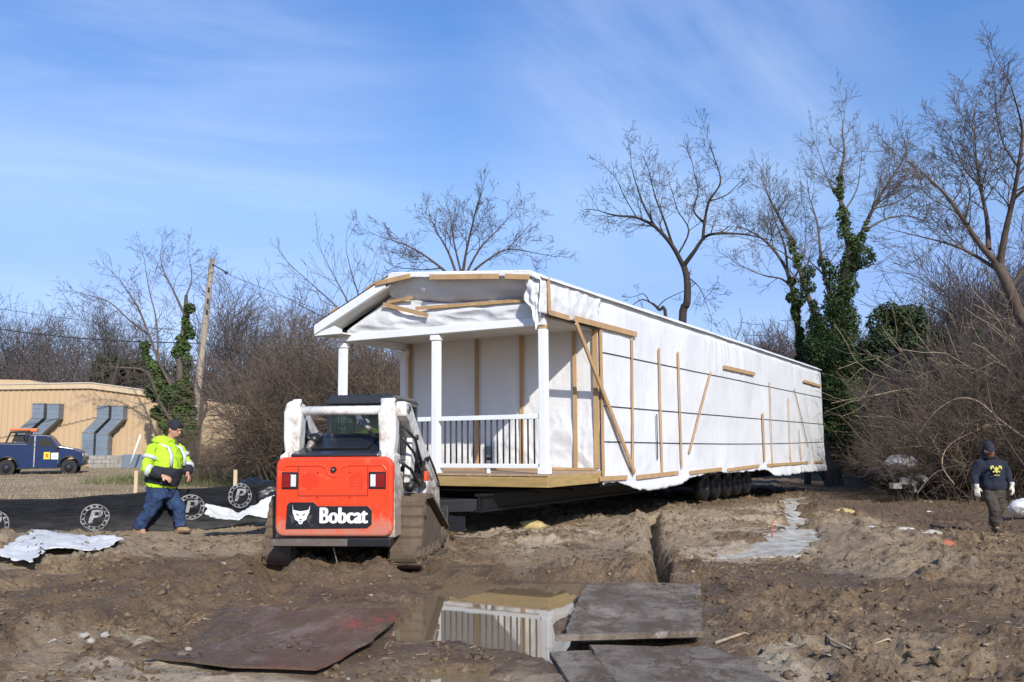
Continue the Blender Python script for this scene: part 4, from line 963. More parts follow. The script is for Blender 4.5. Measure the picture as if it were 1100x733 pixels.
# cab
CY0, CY1 = 1.22, 2.45
cab = MB()
for s in (-1, 1):
    cab.bar((s*.46, CY0+.02, 1.30), (s*.46, CY0+.02, 2.12), .07, .07, (0, 1, 0)); cab.bar((s*.46, CY1, .80), (s*.46, CY1, 2.12), .07, .07, (0, 1, 0))
    cab.bar((s*.47, CY0, 1.35), (s*.47, CY1, 1.35), .06, .08)
cab.bb(-.46, .46, CY0, CY0+.05, 1.30, 1.62)
cab = cab.build("cab_frame", 'cab_black', loader, bev=.012)
b = MB(); b.prism([(-.50, 2.07), (-.50, 2.14), (-.44, 2.205), (.44, 2.205), (.50, 2.14), (.50, 2.07)], 'y', CY0-.04, CY1+.08); b.build("cab_roof", 'cab_black', cab, bev=.025, seg=3)
b = MB(); b.bb(-.43, .43, CY0+.015, CY0+.022, 1.62, 2.08); b.build("rear_window", 'cab_glass', cab)
for s in (-1, 1):
    m_ = MB(); m_.bb(s*.462, s*.468, CY0+.06, CY1-.04, 1.38, 2.08); m_.build("side_window", 'cab_glass', cab)
    m_ = MB()
    for k in range(16): y = CY0+.08+k*.072; m_.bb(s*.475-.004, s*.475+.004, y-.005, y+.005, 1.38, 2.08)
    for k in range(9): z_ = 1.42+k*.078; m_.bb(s*.475-.004, s*.475+.004, CY0+.06, CY1-.04, z_-.005, z_+.005)
    m_.build("side_mesh", 'hose', cab)
b = MB(); b.bb(-.24, .24, 1.62, 1.76, 1.05, 1.62); b.bb(-.24, .24, 1.68, 2.12, .98, 1.10); b.build("operator_seat", 'hose', cab, bev=.03)
b = MB()
for k in range(9): b.bb(-.40+k*.035, -.394+k*.035, CY0+.05, CY0+.06, 1.64, 2.05)
b.build("window_guard", 'steel', cab)
b = MB(); b.bb(.55, .58, 1.2, 1.25, 1.2, 1.28); b.build("grab_handle", 'hose', cab)
# bucket in front
b = MB(); b.prism([(2.50, .10), (3.25, .06), (3.20, .10), (2.75, .16), (2.56, .35), (2.60, .62), (2.52, .64), (2.46, .35)], 'x', -.95, .95); b.build("bucket", 'black_metal', loader, bev=.01)
# tracks
def rounded(pts_, r, n=6):
    out = []; L_ = len(pts_)
    for i in range(L_):
        p0 = Vector(pts_[i-1]); p = Vector(pts_[i]); p1 = Vector(pts_[(i+1) % L_]); rr = r[i] if isinstance(r, (list, tuple)) else r
        a = (p0-p).normalized(); b_ = (p1-p).normalized(); ang = math.acos(max(-1, min(1, a.dot(b_))))/2; d = rr/math.tan(ang)
        s_ = p+a*d; e = p+b_*d; c = p+(a+b_).normalized()*(rr/math.sin(ang))
        a0 = math.atan2(s_.y-c.y, s_.x-c.x); a1 = math.atan2(e.y-c.y, e.x-c.x); da = (a1-a0+PI) % (2*PI)-PI
        for k in range(n+1): t = a0+da*k/n; out.append((c.x+rr*math.cos(t), c.y+rr*math.sin(t)))
    return out
outer = rounded([(.24, .0), (.52, .90), (1.05, .90), (2.42, .34), (2.25, .0)], [.17, .20, .22, .20, .17])
def resample(poly, n):
    P = np.array(poly+[poly[0]]); d = np.concatenate([[0], np.cumsum(np.linalg.norm(np.diff(P, axis=0), axis=1))]); t = np.linspace(0, d[-1], n, endpoint=False)
    return np.stack([np.interp(t, d, P[:, 0]), np.interp(t, d, P[:, 1])], -1)
NR = 156; ctr = resample(outer, NR); cc = ctr.mean(0)
tan_ = np.roll(ctr, -1, 0)-np.roll(ctr, 1, 0); tan_ /= np.linalg.norm(tan_, axis=1)[:, None]; nrm_ = np.stack([tan_[:, 1], -tan_[:, 0]], -1)
if ((ctr-cc)*nrm_).sum() < 0: nrm_ = -nrm_
for s in (-1, 1):
    x0, x1 = s*.585, s*1.01
    V = []; F_ = []
    for i in range(NR):
        lug = (i % 4) < 2; o_ = ctr[i]-nrm_[i]*(0 if lug else .022); q = ctr[i]-nrm_[i]*.058; e_ = ctr[i]-nrm_[i]*.012
        w = .004*(random.random()-.5)
        mid = ctr[i]-nrm_[i]*(.006 if lug else .024)
        xm = (x0+x1)/2
        V += [(x0, q[0], q[1]), (x0+s*.01, o_[0], o_[1]+w), (xm-s*.05, o_[0], o_[1]), (xm, mid[0], mid[1]), (xm+s*.05, o_[0], o_[1]), (x1-s*.01, o_[0], o_[1]+w), (x1, q[0], q[1])]
    for i in range(NR):
        j = (i+1) % NR
        for k in range(7): F_.append((i*7+k, i*7+(k+1) % 7, j*7+(k+1) % 7, j*7+k))
    m_ = MB(); m_.add(V, F_); tr_ = m_.build("track", 'mud_coat', loader)
    m_ = MB(); inner = [tuple(ctr[i]-nrm_[i]*.09) for i in range(0, NR, 4)]; m_.prism(inner, 'x', s*.64, s*.93); m_.build("track_frame", 'mud_coat', tr_, bev=.01)
    for (cy_, cz_, rr) in ((.42, .19, .14), (2.20, .24, .165), (.78, .68, .17), (.85, .135, .085), (1.15, .135, .085), (1.45, .135, .085), (1.75, .135, .085)):
        m_ = MB(); m_.cyl((s*.62, cy_, cz_), (s*.955, cy_, cz_), rr, 20); m_.cyl((s*.95, cy_, cz_), (s*.98, cy_, cz_), rr*.5, 14); m_.build("track_roller", 'mud_coat', tr_, bev=.01)

# ================================================================== pickup truck
TS = 24.6; TYY = 39.0
def tb(px, py): p = atY(px, py, TYY); return p
tx0, _, tz0 = tb(43, 511.5)
TR = empty("pickup_truck", (tx0, TYY, tz0), math.radians(20), "dark blue single cab pickup truck with an orange light bar parked before the tan warehouse", "pickup truck")
TR.scale = (.9, 1, 1)
def u(px): return (px-43)/TS
def w_(py): return (511.5-py)/TS
body = [(u(-24), w_(492)), (u(-24), w_(476.5)), (u(30), w_(477.5)), (u(31), w_(469.5)), (u(34), w_(468.3)), (u(51), w_(468.6)), (u(54), w_(469.8)), (u(62.5), w_(480)), (u(80), w_(482.8)), (u(88.5), w_(486)), (u(90), w_(491)), (u(89.5), w_(499)), (u(86), w_(502)),
        (u(84.6), w_(501.5)), (u(84), w_(496)), (u(79), w_(491.6)), (u(72), w_(491.6)), (u(67.5), w_(496)), (u(66), w_(503)), (u(22), w_(504)), (u(20.5), w_(497)), (u(16), w_(492.3)), (u(7), w_(492.3)), (u(2), w_(497)), (u(0), w_(502)), (u(-22), w_(501))]
b = MB(); b.prism(body, 'y', -.80, .80); bod = b.build("body", 'truck_blue', TR, bev=.05, seg=3)
b = MB(); b.bb(u(-22), u(27), -.70, .70, w_(488), w_(476)); b.build("bed_opening", 'black_metal', bod)
for sy in (-1, 1):
    y0 = sy*.805
    m_ = MB(); m_.prism([(u(42.5), w_(480.5)), (u(42.5), w_(472)), (u(52), w_(472)), (u(60), w_(480.5))], 'y', y0, y0+sy*.006); m_.build("side_window", 'car_glass', bod)
    m_ = MB(); m_.prism([(u(32), w_(479)), (u(32), w_(471)), (u(36.5), w_(471)), (u(36.5), w_(479))], 'y', y0, y0+sy*.006); m_.build("quarter_window", 'car_glass', bod)
    m_ = MB(); m_.bar((u(38.8), y0+sy*.002, w_(469.5)), (u(38.8), y0+sy*.002, w_(502)), .05, .012, (0, 1, 0)); m_.bar((u(63), y0, w_(483)), (u(64), y0, w_(501)), .012, .01, (0, 1, 0)); m_.build("door_seam", 'steel' if sy < 0 else 'hose', bod)
    m_ = MB(); m_.box((u(63), sy*.92, w_(481.5)), (.12, .18, .14)); m_.build("wing_mirror", 'hose', bod, bev=.03)
    m_ = MB(); m_.bar((u(21), y0+sy*.01, w_(503)), (u(66), y0+sy*.01, w_(503)), .05, .05); m_.build("sill_trim", 'hose', bod)
    for cx_ in (10.8, 75.5):
        arc_ = [(u(cx_)+.46*math.cos(t), w_(502)+.46*math.sin(t)*.98) for t in np.linspace(.05, PI-.05, 14)]
        m_ = MB(); m_.loft([(p[0], y0+sy*.01, p[1]) for p in arc_], .035, 8); m_.build("wheel_arch", 'hose', bod, True)
m_ = MB(); m_.box((u(41.5+10.5), -.812, w_(490)), (.27, .008, .30)); m_.build("yellow_sticker", 'yellow_sign', bod)
m_ = MB(); m_.box((u(60.2), -.812, w_(490.5)), (.30, .008, .27)); ws = m_.build("white_sticker", 'sticker_white', bod)
m_ = MB(); m_.box((u(60.2), -.818, w_(489.3)), (.20, .004, .02)); m_.box((u(60.2), -.818, w_(491.2)), (.20, .004, .02)); m_.build("sticker_lines", 'truck_blue', ws)
m_ = MB(); m_.box((u(52), -.818, w_(490)), (.13, .004, .16)); m_.build("sticker_mark", 'amber', bod)
m_ = MB(); m_.prism([(u(54.3), w_(471)), (u(61.6), w_(480)), (u(61.9), w_(479.6)), (u(54.7), w_(470.6))], 'y', -.70, .70); m_.build("windscreen", 'car_glass', bod)
m_ = MB(); m_.bb(u(88.8), u(91.5), -.8, .8, w_(500.5), w_(495)); m_.build("front_bumper", 'hose', bod, bev=.03)
for sy in (-1, 1):
    m_ = MB(); m_.box((u(89), sy*.62, w_(490)), (.10, .3, .15)); m_.build("headlight", 'lens_white', bod, bev=.02)
whl = MB(); whl.cyl((0, -.11, 0), (0, .11, 0), .36, 26); w0 = whl.build("wheel", 'tyre', TR, False, bev=.04, seg=3)
rim = MB(); rim.cyl((0, -.125, 0), (0, .125, 0), .19, 16); rim.cyl((0, -.13, 0), (0, .13, 0), .06, 10); r0 = rim.build("rim", MT['cab_black'], w0, True)
for i, (cx_, sy) in enumerate([(10.8, -1), (75.5, -1), (10.8, 1), (75.5, 1)]):
    if i == 0: w = w0
    else: w = w0.copy(); COL.objects.link(w); r1 = r0.copy(); COL.objects.link(r1); r1.parent = w
    w.location = (u(cx_), sy*.72, .36)
# rack and light bar
m_ = MB()
for sy in (-.72, .72):
    m_.bar((u(9), sy, w_(476)), (u(13), sy, w_(465.5)), .07, .07); m_.bar((u(13), sy, w_(465.5)), (u(30), sy, w_(465)), .07, .07); m_.bar((u(29), sy, w_(477)), (u(29), sy, w_(465)), .10, .07); m_.bar((u(10), sy, w_(477)), (u(30), sy, w_(477)), .06, .06)
for px in (13, 29): m_.bar((u(px), -.72, w_(465.5)), (u(px), .72, w_(465.5)), .07, .07)
m_.build("rack", 'black_metal', TR)
m_ = MB(); m_.box((u(21), 0, w_(471.5)), (.45, 1.1, .30)); m_.build("tool_box", 'black_metal', TR, bev=.02)
m_ = MB(); m_.box((u(25), -.2, w_(462.6)), (1.18, .42, .11)); m_.box((u(35.5), -.2, w_(464)), (.3, .42, .08)); m_.build("light_bar", 'amber', TR, bev=.03)

# ================================================================== tan metal warehouse
BY = 50.0
def bpnt(px, py, Y=BY): return atY(px, py, Y)
MTAN, nt, b = nmat("tan_ribbed_siding")
v = coords(nt); wv = N(nt, "ShaderNodeTexWave"); wv.bands_direction = 'X'; wv.inputs["Scale"].default_value = .63; nt.links.new(v, wv.inputs[0])
st = noise(nt, 1.0, 5, .7, coords(nt, (2.5, 1, .15)))
nt.links.new(mixc(nt, (.43, .305, .175), (.52, .38, .225), st), b.inputs["Base Color"]); b.inputs["Roughness"].default_value = .55
MT['tan'] = MTAN
wx0, _, wz = bpnt(-90, 411); wx1 = bpnt(169, 420)[0]; gb = .55
wh = empty("warehouse", (wx1, BY, gb), 0, "long tan ribbed metal warehouse with grey ducts behind the blue pickup", "warehouse")
def lz(py, px=90): return bpnt(px, py)[2]-gb
def lx(px): return bpnt(px, 450)[0]-wx1
xsw = []; x = lx(-120)
while x < -.02: xsw += [(x, 0), (x+.16, 0), (x+.19, -.05), (x+.26, -.05), (x+.29, 0)]; x += .32
xsw = [p for p in xsw if p[0] < 0]+[(0, 0)]
def topz(x): return np.interp(x, [lx(-120), lx(97), 0], [lz(414.5), lz(413.5), lz(424.0)])
V = []; 
for x, y in xsw: V += [(x, y, -.5), (x, y, float(topz(x)))]
m_ = MB(); m_.add(V, [(2*i, 2*i+2, 2*i+3, 2*i+1) for i in range(len(xsw)-1)]); m_.build("front_siding", 'tan', wh)
m_ = MB(); m_.prism([(lx(-120), -.5), (0, -.5), (0, float(topz(0))-.05), (lx(97), float(topz(lx(97)))-.05), (lx(-120), float(topz(lx(-120)))-.05)], 'y', .03, 9); m_.build("wall", 'tan', wh)
m_ = MB()
for (xa, xb) in ((lx(-120), lx(97)), (lx(97), .25)): m_.prism([(xa, float(topz(xa))-.22), (xb, float(topz(xb))-.22), (xb, float(topz(xb))+.12), (xa, float(topz(xa))+.12)], 'y', -.16, -.10)
m_.build("roof_trim", mat("tan_trim", (.54, .42, .27), .5, var=.08, scale=2, bmp=0), wh, bev=.01)
m_ = MB(); m_.prism([(lx(-120), lz(402)), (lx(8), lz(405)), (lx(40), lz(413.2)), (lx(40), lz(424)), (lx(-120), lz(424))], 'y', 2.0, 30); m_.build("raised_roof", 'tan', wh)
m_ = MB(); m_.prism([(lx(-120), lz(413)), (lx(97), lz(411)), (.3, lz(421.4)), (.3, lz(422.6)), (lx(97), lz(412.2)), (lx(-120), lz(414.2))], 'y', -.2, 9.2); m_.build("roof", mat("roof_metal", (.5, .44, .35), .45, var=.1, scale=2, bmp=0), wh)
def duct(pts_, w, label_seed=0):
    m_ = MB(); L_ = []
    for (px, py) in pts_: L_.append((lx(px), lz(py)))
    off = w/2
    vs = []; fs = []
    for i, (x, z_) in enumerate(L_):
        for yy_ in (-.62, -.05):
            for sx in (-off, off): vs.append((x+sx, yy_, z_))
    for i in range(len(L_)-1):
        a = 4*i; b_ = a+4; fs += [(a, a+1, b_+1, b_), (a+2, a+3, b_+3, b_+2), (a, a+2, b_+2, b_), (a+1, a+3, b_+3, b_+1)]
    fs += [(0, 1, 3, 2), tuple(4*(len(L_)-1)+k for k in (0, 1, 3, 2))]
    m_.add(vs, fs); o = m_.build("duct", 'galv', wh)
    for i, (x, z_) in enumerate(L_): m_ = MB(); m_.bb(x-off-.02, x+off+.02, -.65, -.02, z_-.025, z_+.025); m_.build("duct_flange", 'steel', o)
    for (x0_, z0_), (x1_, z1_) in zip(L_[:-1], L_[1:]):
        for k in (.33, .66): x = x0_+(x1_-x0_)*k; z_ = z0_+(z1_-z0_)*k; m_ = MB(); m_.bb(x-off-.012, x+off+.012, -.635, -.03, z_-.015, z_+.015); m_.build("duct_flange", 'steel', o)
for p in ([(46.5, 434), (46.5, 449), (31, 463), (30, 490)], [(62.5, 434.5), (62.5, 450), (46, 466), (45, 490)], [(115.5, 437), (115.5, 450), (101, 465), (101, 490)], [(131, 437), (131, 451), (116, 467), (116, 490)]): duct(p, .64)
# low wall of blocks, leaning pole, second shed
wp = atY(93, 489, 46.0); wq = atY(160, 489, 46.0); gq = .5
bw = MB(); 
for r_ in range(4):
    for i in range(8):
        x = wp[0]+i*.43+(.2 if r_ % 2 else 0)
        if x > wp[0]+(2.6 if r_ > 1 else 3.3): continue
        bw.box((x+.2, 46+random.uniform(-.02, .02), gq-.05+r_*.21), (.405, .3, .20))
tag(bw.build("block_wall", 'block', bev=.01), "low grey concrete block wall in front of the warehouse ducts", "low wall")
lw = MB(); lw.loft([atY(140, 499, 44), atY(151, 467, 44)], [.05, .045], 8); tag(lw.build("leaning_pole", 'sticker_white', smooth=True), "thin white pole leaning near the warehouse corner", "pole")
bx_ = MB(); x, y, zc_ = atY(152, 492, 45.5); bx_.box((x, y, .85), (1.6, .8, .75)); tag(bx_.build("utility_box", 'galv', bev=.03), "pale grey box at the foot of the warehouse corner behind the man in yellow", "utility box")
s0 = atY(203, 431, 52.); s1 = atY(285, 438, 52.)
m_ = MB(); m_.prism([(s0[0], -.5), (s1[0]+4, -.5), (s1[0]+4, s1[2]), (s1[0], s1[2]), (s0[0]+1, s0[2]), (s0[0], s0[2])], 'y', 52, 60); shd = m_.build("shed", mat("dull_tan_wall", (.46, .34, .21), .8, var=.2, scale=.6, bmp=.1)); tag(shd, "low tan shed half hidden by brush right of the utility pole", "shed")
# small white house far off between the trees
hx, hy, hz = atY(912, 492, 58.)
sh = empty("small_white_house", (hx, hy, hz-.6), .2, "small white house far off beside the ivy covered tree trunk", "house")
m_ = MB(); m_.bb(-1.2, .8, 0, 3, 0, 1.3); m_.build("wall", 'white_paint', sh)
m_ = MB(); m_.prism([(-1.7, 2.1), (2.0, 1.35), (2.0, 1.25), (-1.7, 1.95)], 'y', -.5, 3.3); m_.build("roof", 'white_paint', sh)
for x in (-.8, -.1, .5):
    m_ = MB(); m_.bb(x-.18, x+.18, -.03, .0, .35, 1.05); m_.build("window", 'car_glass', sh)
m_ = MB(); m_.bb(-1.3, .9, -.1, .05, -1.2, .12); m_.build("base", 'brick', sh)
# utility pole with arm and wires
PB = atY(207, 470, 47.); PT = atY(228, 278, 47.)
up_ = empty("utility_pole", (PB[0], 47., .5), 0, "tall weathered wooden utility pole leaning slightly beside the ivy covered tree", "utility pole")
dxy = (PT[0]-PB[0])/(PT[2]-PB[2])
m_ = MB(); m_.loft([(-(PB[2]-.5)*dxy, 0, -.2), (0, 0, PB[2]-.5), (PT[0]-PB[0], 0, PT[2]-.5)], [.21, .20, .14], 12); m_.build("pole", 'pole', up_, True)
T = Vector((PT[0]-PB[0], 0, PT[2]-.5))
m_ = MB(); m_.bar(T+Vector((0, -.1, -.30)), T+Vector((.72, -.1, -.72)), .06, .06); m_.ball(T+Vector((.80, -.1, -.78)), .10, 8, 6); m_.build("bracket", 'hose', up_)
m_ = MB()
for k in (1.3, 1.9, 2.5): m_.cyl(T+Vector((-.05*k, -.2, -k-.5)), T+Vector((-.05*k, -.2, -k-.3)), .06, 8)
m_.build("insulator", 'hose', up_)
def wire(p, q, sag, r, label, n=24):
    p = Vector(p); q = Vector(q); pts_ = [p+(q-p)*(i/n)-Vector((0, 0, sag*math.sin(PI*i/n))) for i in range(n+1)]
    m_ = MB(); m_.loft(pts_, r, 5); tag(m_.build("overhead_wire", 'wire'), label, "wire")
wire(atY(-160, 325, 40.), atY(222, 369, 47.), .5, .028, "lowest thick black wire running left from the utility pole over the warehouse")
wire(atY(-160, 303, 46.), atY(222, 358, 47.2), .3, .012, "thin wire just above the thick black wire on the left")
wire(atY(241, 293, 47.), atY(470, 372, 60.), .3, .014, "thin wire sloping right from the arm at the top of the utility pole")
wire(atY(222, 370, 47.), atY(470, 415, 60.), .3, .018, "lower wire sloping right from the middle of the utility pole")

# ================================================================== black silt fence
FP = [atY(-70, 538, 13.9), atY(0, 536.5, 14.2), atY(60, 536, 14.5), atY(120, 531, 14.9), atY(180, 527, 15.3), atY(230, 524, 15.6), atY(265, 521, 15.9), atY(300, 519, 16.0)]
FBt = [atY(-70, 584, 13.9), atY(0, 580, 14.2), atY(60, 577, 14.5), atY(120, 571, 14.9), atY(180, 568, 15.3), atY(230, 560, 15.6), atY(265, 556, 15.9), atY(300, 552, 16.0)]
FP = np.array(FP); FBt = np.array(FBt); FBt[:, 2] -= .12
sf = empty("silt_fence", (float(FP[3][0]), float(FP[3][1]), 0), 0, "long low black fabric silt fence with round white logos running behind the man in yellow", "silt fence")
n = 220; t = np.linspace(0, 1, n); tk = np.linspace(0, 1, len(FP))
TOPF = np.stack([np.interp(t, tk, FP[:, k]) for k in range(3)], -1); BOT = np.stack([np.interp(t, tk, FBt[:, k]) for k in range(3)], -1)
vv = np.linspace(0, 1, 20)[None, :, None]; P = TOPF[:, None]*(1-vv)+BOT[:, None]*vv
O = np.array([FP[3][0], FP[3][1], 0]); P = P-O
bel = .05*np.sin(vv[..., 0]*PI)*(1+.0*P[..., 0])
P[..., 1] += .06*fbm(P[..., 0]*1.3, P[..., 2]*1.5, 3, 180)+.045*ridg(P[..., 0]*.5, P[..., 2]*4+P[..., 0]*.5, 3, 181)*vv[..., 0]
P[..., 2] += .02*fbm(P[..., 0]*1.2, P[..., 0]*0, 2, 182)*(1-vv[..., 0])
m, nt, b = nmat("black_silt_fabric"); v = coords(nt, (.6, 1, 3)); n1 = noise(nt, 1.6, 7, .75, v, .5)
sx_ = N(nt, "ShaderNodeSeparateXYZ"); nt.links.new(coords(nt), sx_.inputs[0]); 
mr = N(nt, "ShaderNodeMapRange"); nt.links.new(sx_.outputs[2], mr.inputs[0]); mr.inputs[1].default_value = .45; mr.inputs[2].default_value = .0
mm = N(nt, "ShaderNodeMath", operation='MULTIPLY'); nt.links.new(mr.outputs[0], mm.inputs[0]); nt.links.new(ramp(nt, n1, [(.30, .0), (.70, 1.)]), mm.inputs[1])
c = mixc(nt, (.008, .009, .012), (.13, .12, .11), mm.outputs[0]); nt.links.new(c, b.inputs["Base Color"]); b.inputs["Roughness"].default_value = .7; b.inputs['Specular IOR Level'].default_value = .25; bump(nt, b, noise(nt, 6, 5, .7, v), .7, .04)
fab = sheet("fabric", P, m, sf, True, .004)
def fence_at(px, Z=None):
    X = atY(px, 550, 15.0)[0]
    # walk to the parameter with this pixel column
    best = min(range(n), key=lambda i: abs(550+FPX*(((TOPF[i]-C0)@rt)/((TOPF[i]-C0)@fw))-px)); return best
for px, ht, py in ((141, 506, 540), (250, 505, 540)):
    i = fence_at(px); p = TOPF[i]-O; z1 = atY(px, ht, float(TOPF[i][1])+.08)[2]
    m_ = MB(); m_.bb(p[0]-.03, p[0]+.03, p[1]+.13, p[1]+.17, -.1, z1); m_.build("stake", 'stake', sf, bev=.003)
for px in (-55, 30, 300):
    i = fence_at(px); p = TOPF[i]-O; m_ = MB(); m_.bb(p[0]-.03, p[0]+.03, p[1]+.13, p[1]+.17, -.1, TOPF[i][2]-.01); m_.build("stake", 'stake', sf, bev=.003)
def drape(me, i, zc, r, name="round_logo"):
    """bend a flat round print onto the fabric around column i"""
    T_ = TOPF-O; Dx = T_[min(i+3, n-1)]-T_[i-3]; Dx[2] = 0; L_ = np.linalg.norm(Dx); Dx /= L_; c_ = T_[i]
    for v_ in me.vertices:
        X = c_[0]+Dx[0]*v_.co.x; Z_ = zc+v_.co.y
        ii = int(np.argmin(np.abs(P[:, 0, 0]-X))); col = P[ii]; jj = np.argsort(col[:, 2]); Y = float(np.interp(Z_, col[jj, 2], col[jj, 1]))
        v_.co = (X, Y-.022-v_.co.z*.3, Z_)
    return me
def ringpoly(m_, r0, r1, n_=48, z_=0):
    vs = []; fs = []
    for k in range(n_):
        a = 2*PI*k/n_; vs += [(r0*math.cos(a), r0*math.sin(a), z_), (r1*math.cos(a), r1*math.sin(a), z_)]
    for k in range(n_): a = 2*k; b_ = (2*k+2) % (2*n_); fs.append((a, a+1, b_+1, b_))
    m_.add(vs, fs)
for px, pyc in ((-4, 563), (104, 556), (205, 545), (259, 532.5)):
    i = fence_at(px); Yc = float(TOPF[i][1]); zc = atY(px, pyc, Yc)[2]; sc_ = .215
    m_ = MB(); ringpoly(m_, sc_*.93, sc_); ringpoly(m_, sc_*.70, sc_*.74)
    for k in range(14):
        a = 2*PI*k/14+.1; m_.add([(sc_*.83*math.cos(a)+dx, sc_*.83*math.sin(a)+dy, 0) for dx, dy in ((-.018, -.012), (.018, -.012), (.018, .012), (-.018, .012))], [(0, 1, 2, 3)])
    tm = bold_text("P", .30, .0, .012, 1.15)
    o_ = len(m_.v); m_.v += [(v_.co.x+v_.co.y*.25, v_.co.y, 0) for v_ in tm.vertices]; m_.f += [tuple(q+o_ for q in p_.vertices) for p_ in tm.polygons]
    m_.bar((-.13, -.02, 0), (.15, .05, 0), .02, .002, (0, 0, 1)) if False else None
    me = bpy.data.meshes.new("round_logo"); me.from_pydata(m_.v, [], m_.f); drape(me, i, zc, sc_)
    me.materials.append(MT['faded_print']); o = bpy.data.objects.new("round_logo", me); COL.objects.link(o); o.parent = sf
    md = o.modifiers.new("solid", 'SOLIDIFY'); md.thickness = .003
# black fabric roll heap behind the fence end
p = atY(266, 527, 16.3); lump("fabric_roll", (p[0]+.05, p[1]+.1, p[2]-.05), (.33, .3, .22), MT['hose'], "bunched black fabric heap at the loader end of the silt fence", "fabric heap", 9)
p = atY(285, 530, 16.1); lump("fabric_roll", (p[0]+.1, p[1]+.1, p[2]-.03), (.36, .3, .20), MT['hose'], "lower black fabric heap touching the loader's left track", "fabric heap", 19)
# ================================================================== people
def skin_of(mb, name, m, parent, voxel=.012, sm=6, disp=None):
    o = mb.build(name, m, parent, True)
    r_ = o.modifiers.new("remesh", 'REMESH'); r_.mode = 'VOXEL'; r_.voxel_size = voxel; r_.use_smooth_shade = True
    s_ = o.modifiers.new("smooth", 'SMOOTH'); s_.factor = .5; s_.iterations = sm
    if disp:
        tx_ = bpy.data.textures.new(name+"_folds", 'CLOUDS'); tx_.noise_scale = disp[0]; tx_.noise_depth = 2
        d_ = o.modifiers.new("folds", 'DISPLACE'); d_.texture = tx_; d_.strength = disp[1]; d_.mid_level = .5; d_.texture_coords = 'LOCAL'
    return o
def hand(mb, wrist, direc, palm_n, side, curl=.5, k=1.0):
    """palm plus four unequal curled fingers and a thumb leaving the side of the palm"""
    d = Vector(direc).normalized(); pn_ = Vector(palm_n); pn_ = (pn_-d*pn_.dot(d)).normalized(); lat = d.cross(pn_).normalized()*side
    w_ = Vector(wrist); mb.loft([w_-d*.03, w_+d*.01, w_+d*.05*k, w_+d*.095*k], [(.026*k, .021*k), (.030*k, .019*k), (.042*k, .018*k), (.040*k, .015*k)], 12, side=lat)
    for i, (off, ln) in enumerate(((-.030, .070), (-.010, .080), (.010, .075), (.030, .058))):
        p = w_+d*.088*k+lat*off*k; dd = d.copy(); pts = [p-d*.02, p]
        for j, f in enumerate((.42, .33, .25)):
            dd = (dd*math.cos(curl*(.6+.3*j))+pn_*math.sin(curl*(.6+.3*j))).normalized(); p = p+dd*ln*f*k; pts.append(p)
        mb.loft(pts, [.011*k, .011*k, .010*k, .0095*k, .008*k], 8)
    p = w_+d*.025*k-lat*.030*k; t = (d*.65-lat*.75+pn_*.2).normalized(); t2 = (d*.9-lat*.25+pn_*.4).normalized()
    mb.loft([p+lat*.01, p, p+t*.032*k, p+t*.032*k+t2*.032*k], [.014*k, .014*k, .012*k, .009*k], 8)
def head_shape(mb, c, f, s, k=1.0):
    c = Vector(c); f = Vector(f).normalized(); s = Vector(s).normalized(); u_ = s.cross(f) if s.cross(f).z > 0 else f.cross(s)
    mb.loft([c-u_*.115*k+f*.035*k, c-u_*.085*k+f*.028*k, c-u_*.03*k+f*.012*k, c+u_*.03*k, c+u_*.085*k-f*.008*k, c+u_*.118*k-f*.008*k], [(.035*k, .035*k), (.056*k, .066*k), (.073*k, .090*k), (.078*k, .098*k), (.066*k, .085*k), (.025*k, .035*k)], 16, side=s)
    mb.loft([c+f*.085*k+u_*.025*k, c+f*.118*k-u_*.022*k, c+f*.095*k-u_*.03*k], [.010*k, .016*k, .010*k], 8)          # nose
    mb.loft([c+f*.088*k-u_*.06*k-s*.024*k, c+f*.100*k-u_*.060*k, c+f*.088*k-u_*.06*k+s*.024*k], [.007*k, .010*k, .007*k], 8)  # lips
    mb.loft([c+f*.086*k+u_*.032*k-s*.045*k, c+f*.098*k+u_*.034*k, c+f*.086*k+u_*.032*k+s*.045*k], .011*k, 8)        # brow
    for q in (-1, 1): mb.ball(c+s*q*.078*k-u_*.005*k-f*.005*k, (.012*k, .022*k, .032*k), 8, 6)                      # ears
    return u_
def eyes(c, f, s, u_, parent, k=1.):
    m_ = MB()
    for q in (-1, 1): m_.ball(Vector(c)+f*.087*k+s*q*.031*k+u_*.012*k, .0115*k, 8, 6)
    m_.build("eyes", 'eye', parent, True)
V3 = Vector
# ---------------- man in the yellow green jacket
MX, MY, MZ = hit(175, 571.5)
pA = empty("person", (MX, MY, MZ), 0, "heavy man in yellow green safety jacket and jeans walking along the black fence", "person")
S_ = FPX/MY
def q(px, py, yo=0.): return V3(((px-175)/S_, yo, (572-py)/S_))
f = V3((.93, -.36, 0)).normalized(); s = V3((.36, .93, 0)).normalized()
hd = q(184, 464.5, -.03); fh = (f*.93+V3((0, 0, -.36))).normalized(); KH = 1.14
J = dict(pel=q(172, 528), che=q(175, 494), nk=q(178, 479), shR=q(166, 485, -.20), elR=q(163, 506, -.34), wrR=q(181, 513, -.34), shL=q(184, 486, .20), elL=q(194, 502, .22), wrL=q(197, 511, .08),
         hipR=q(170, 532, -.11), knR=q(163, 551, -.12), anR=q(151, 567, -.10), hipL=q(176, 532, .12), knL=q(189, 549, .10), anL=q(191, 567, .08))
b = MB(); u_ = head_shape(b, hd, fh, s, KH)
b.loft([hd-u_*.07, J['nk'], J['che']], [.066, .075, .09], 14)
b.loft([J['pel'], q(174, 512), J['che'], q(177, 483)], [(.17, .14), (.18, .17), (.19, .15), (.14, .09)], 18, side=s)
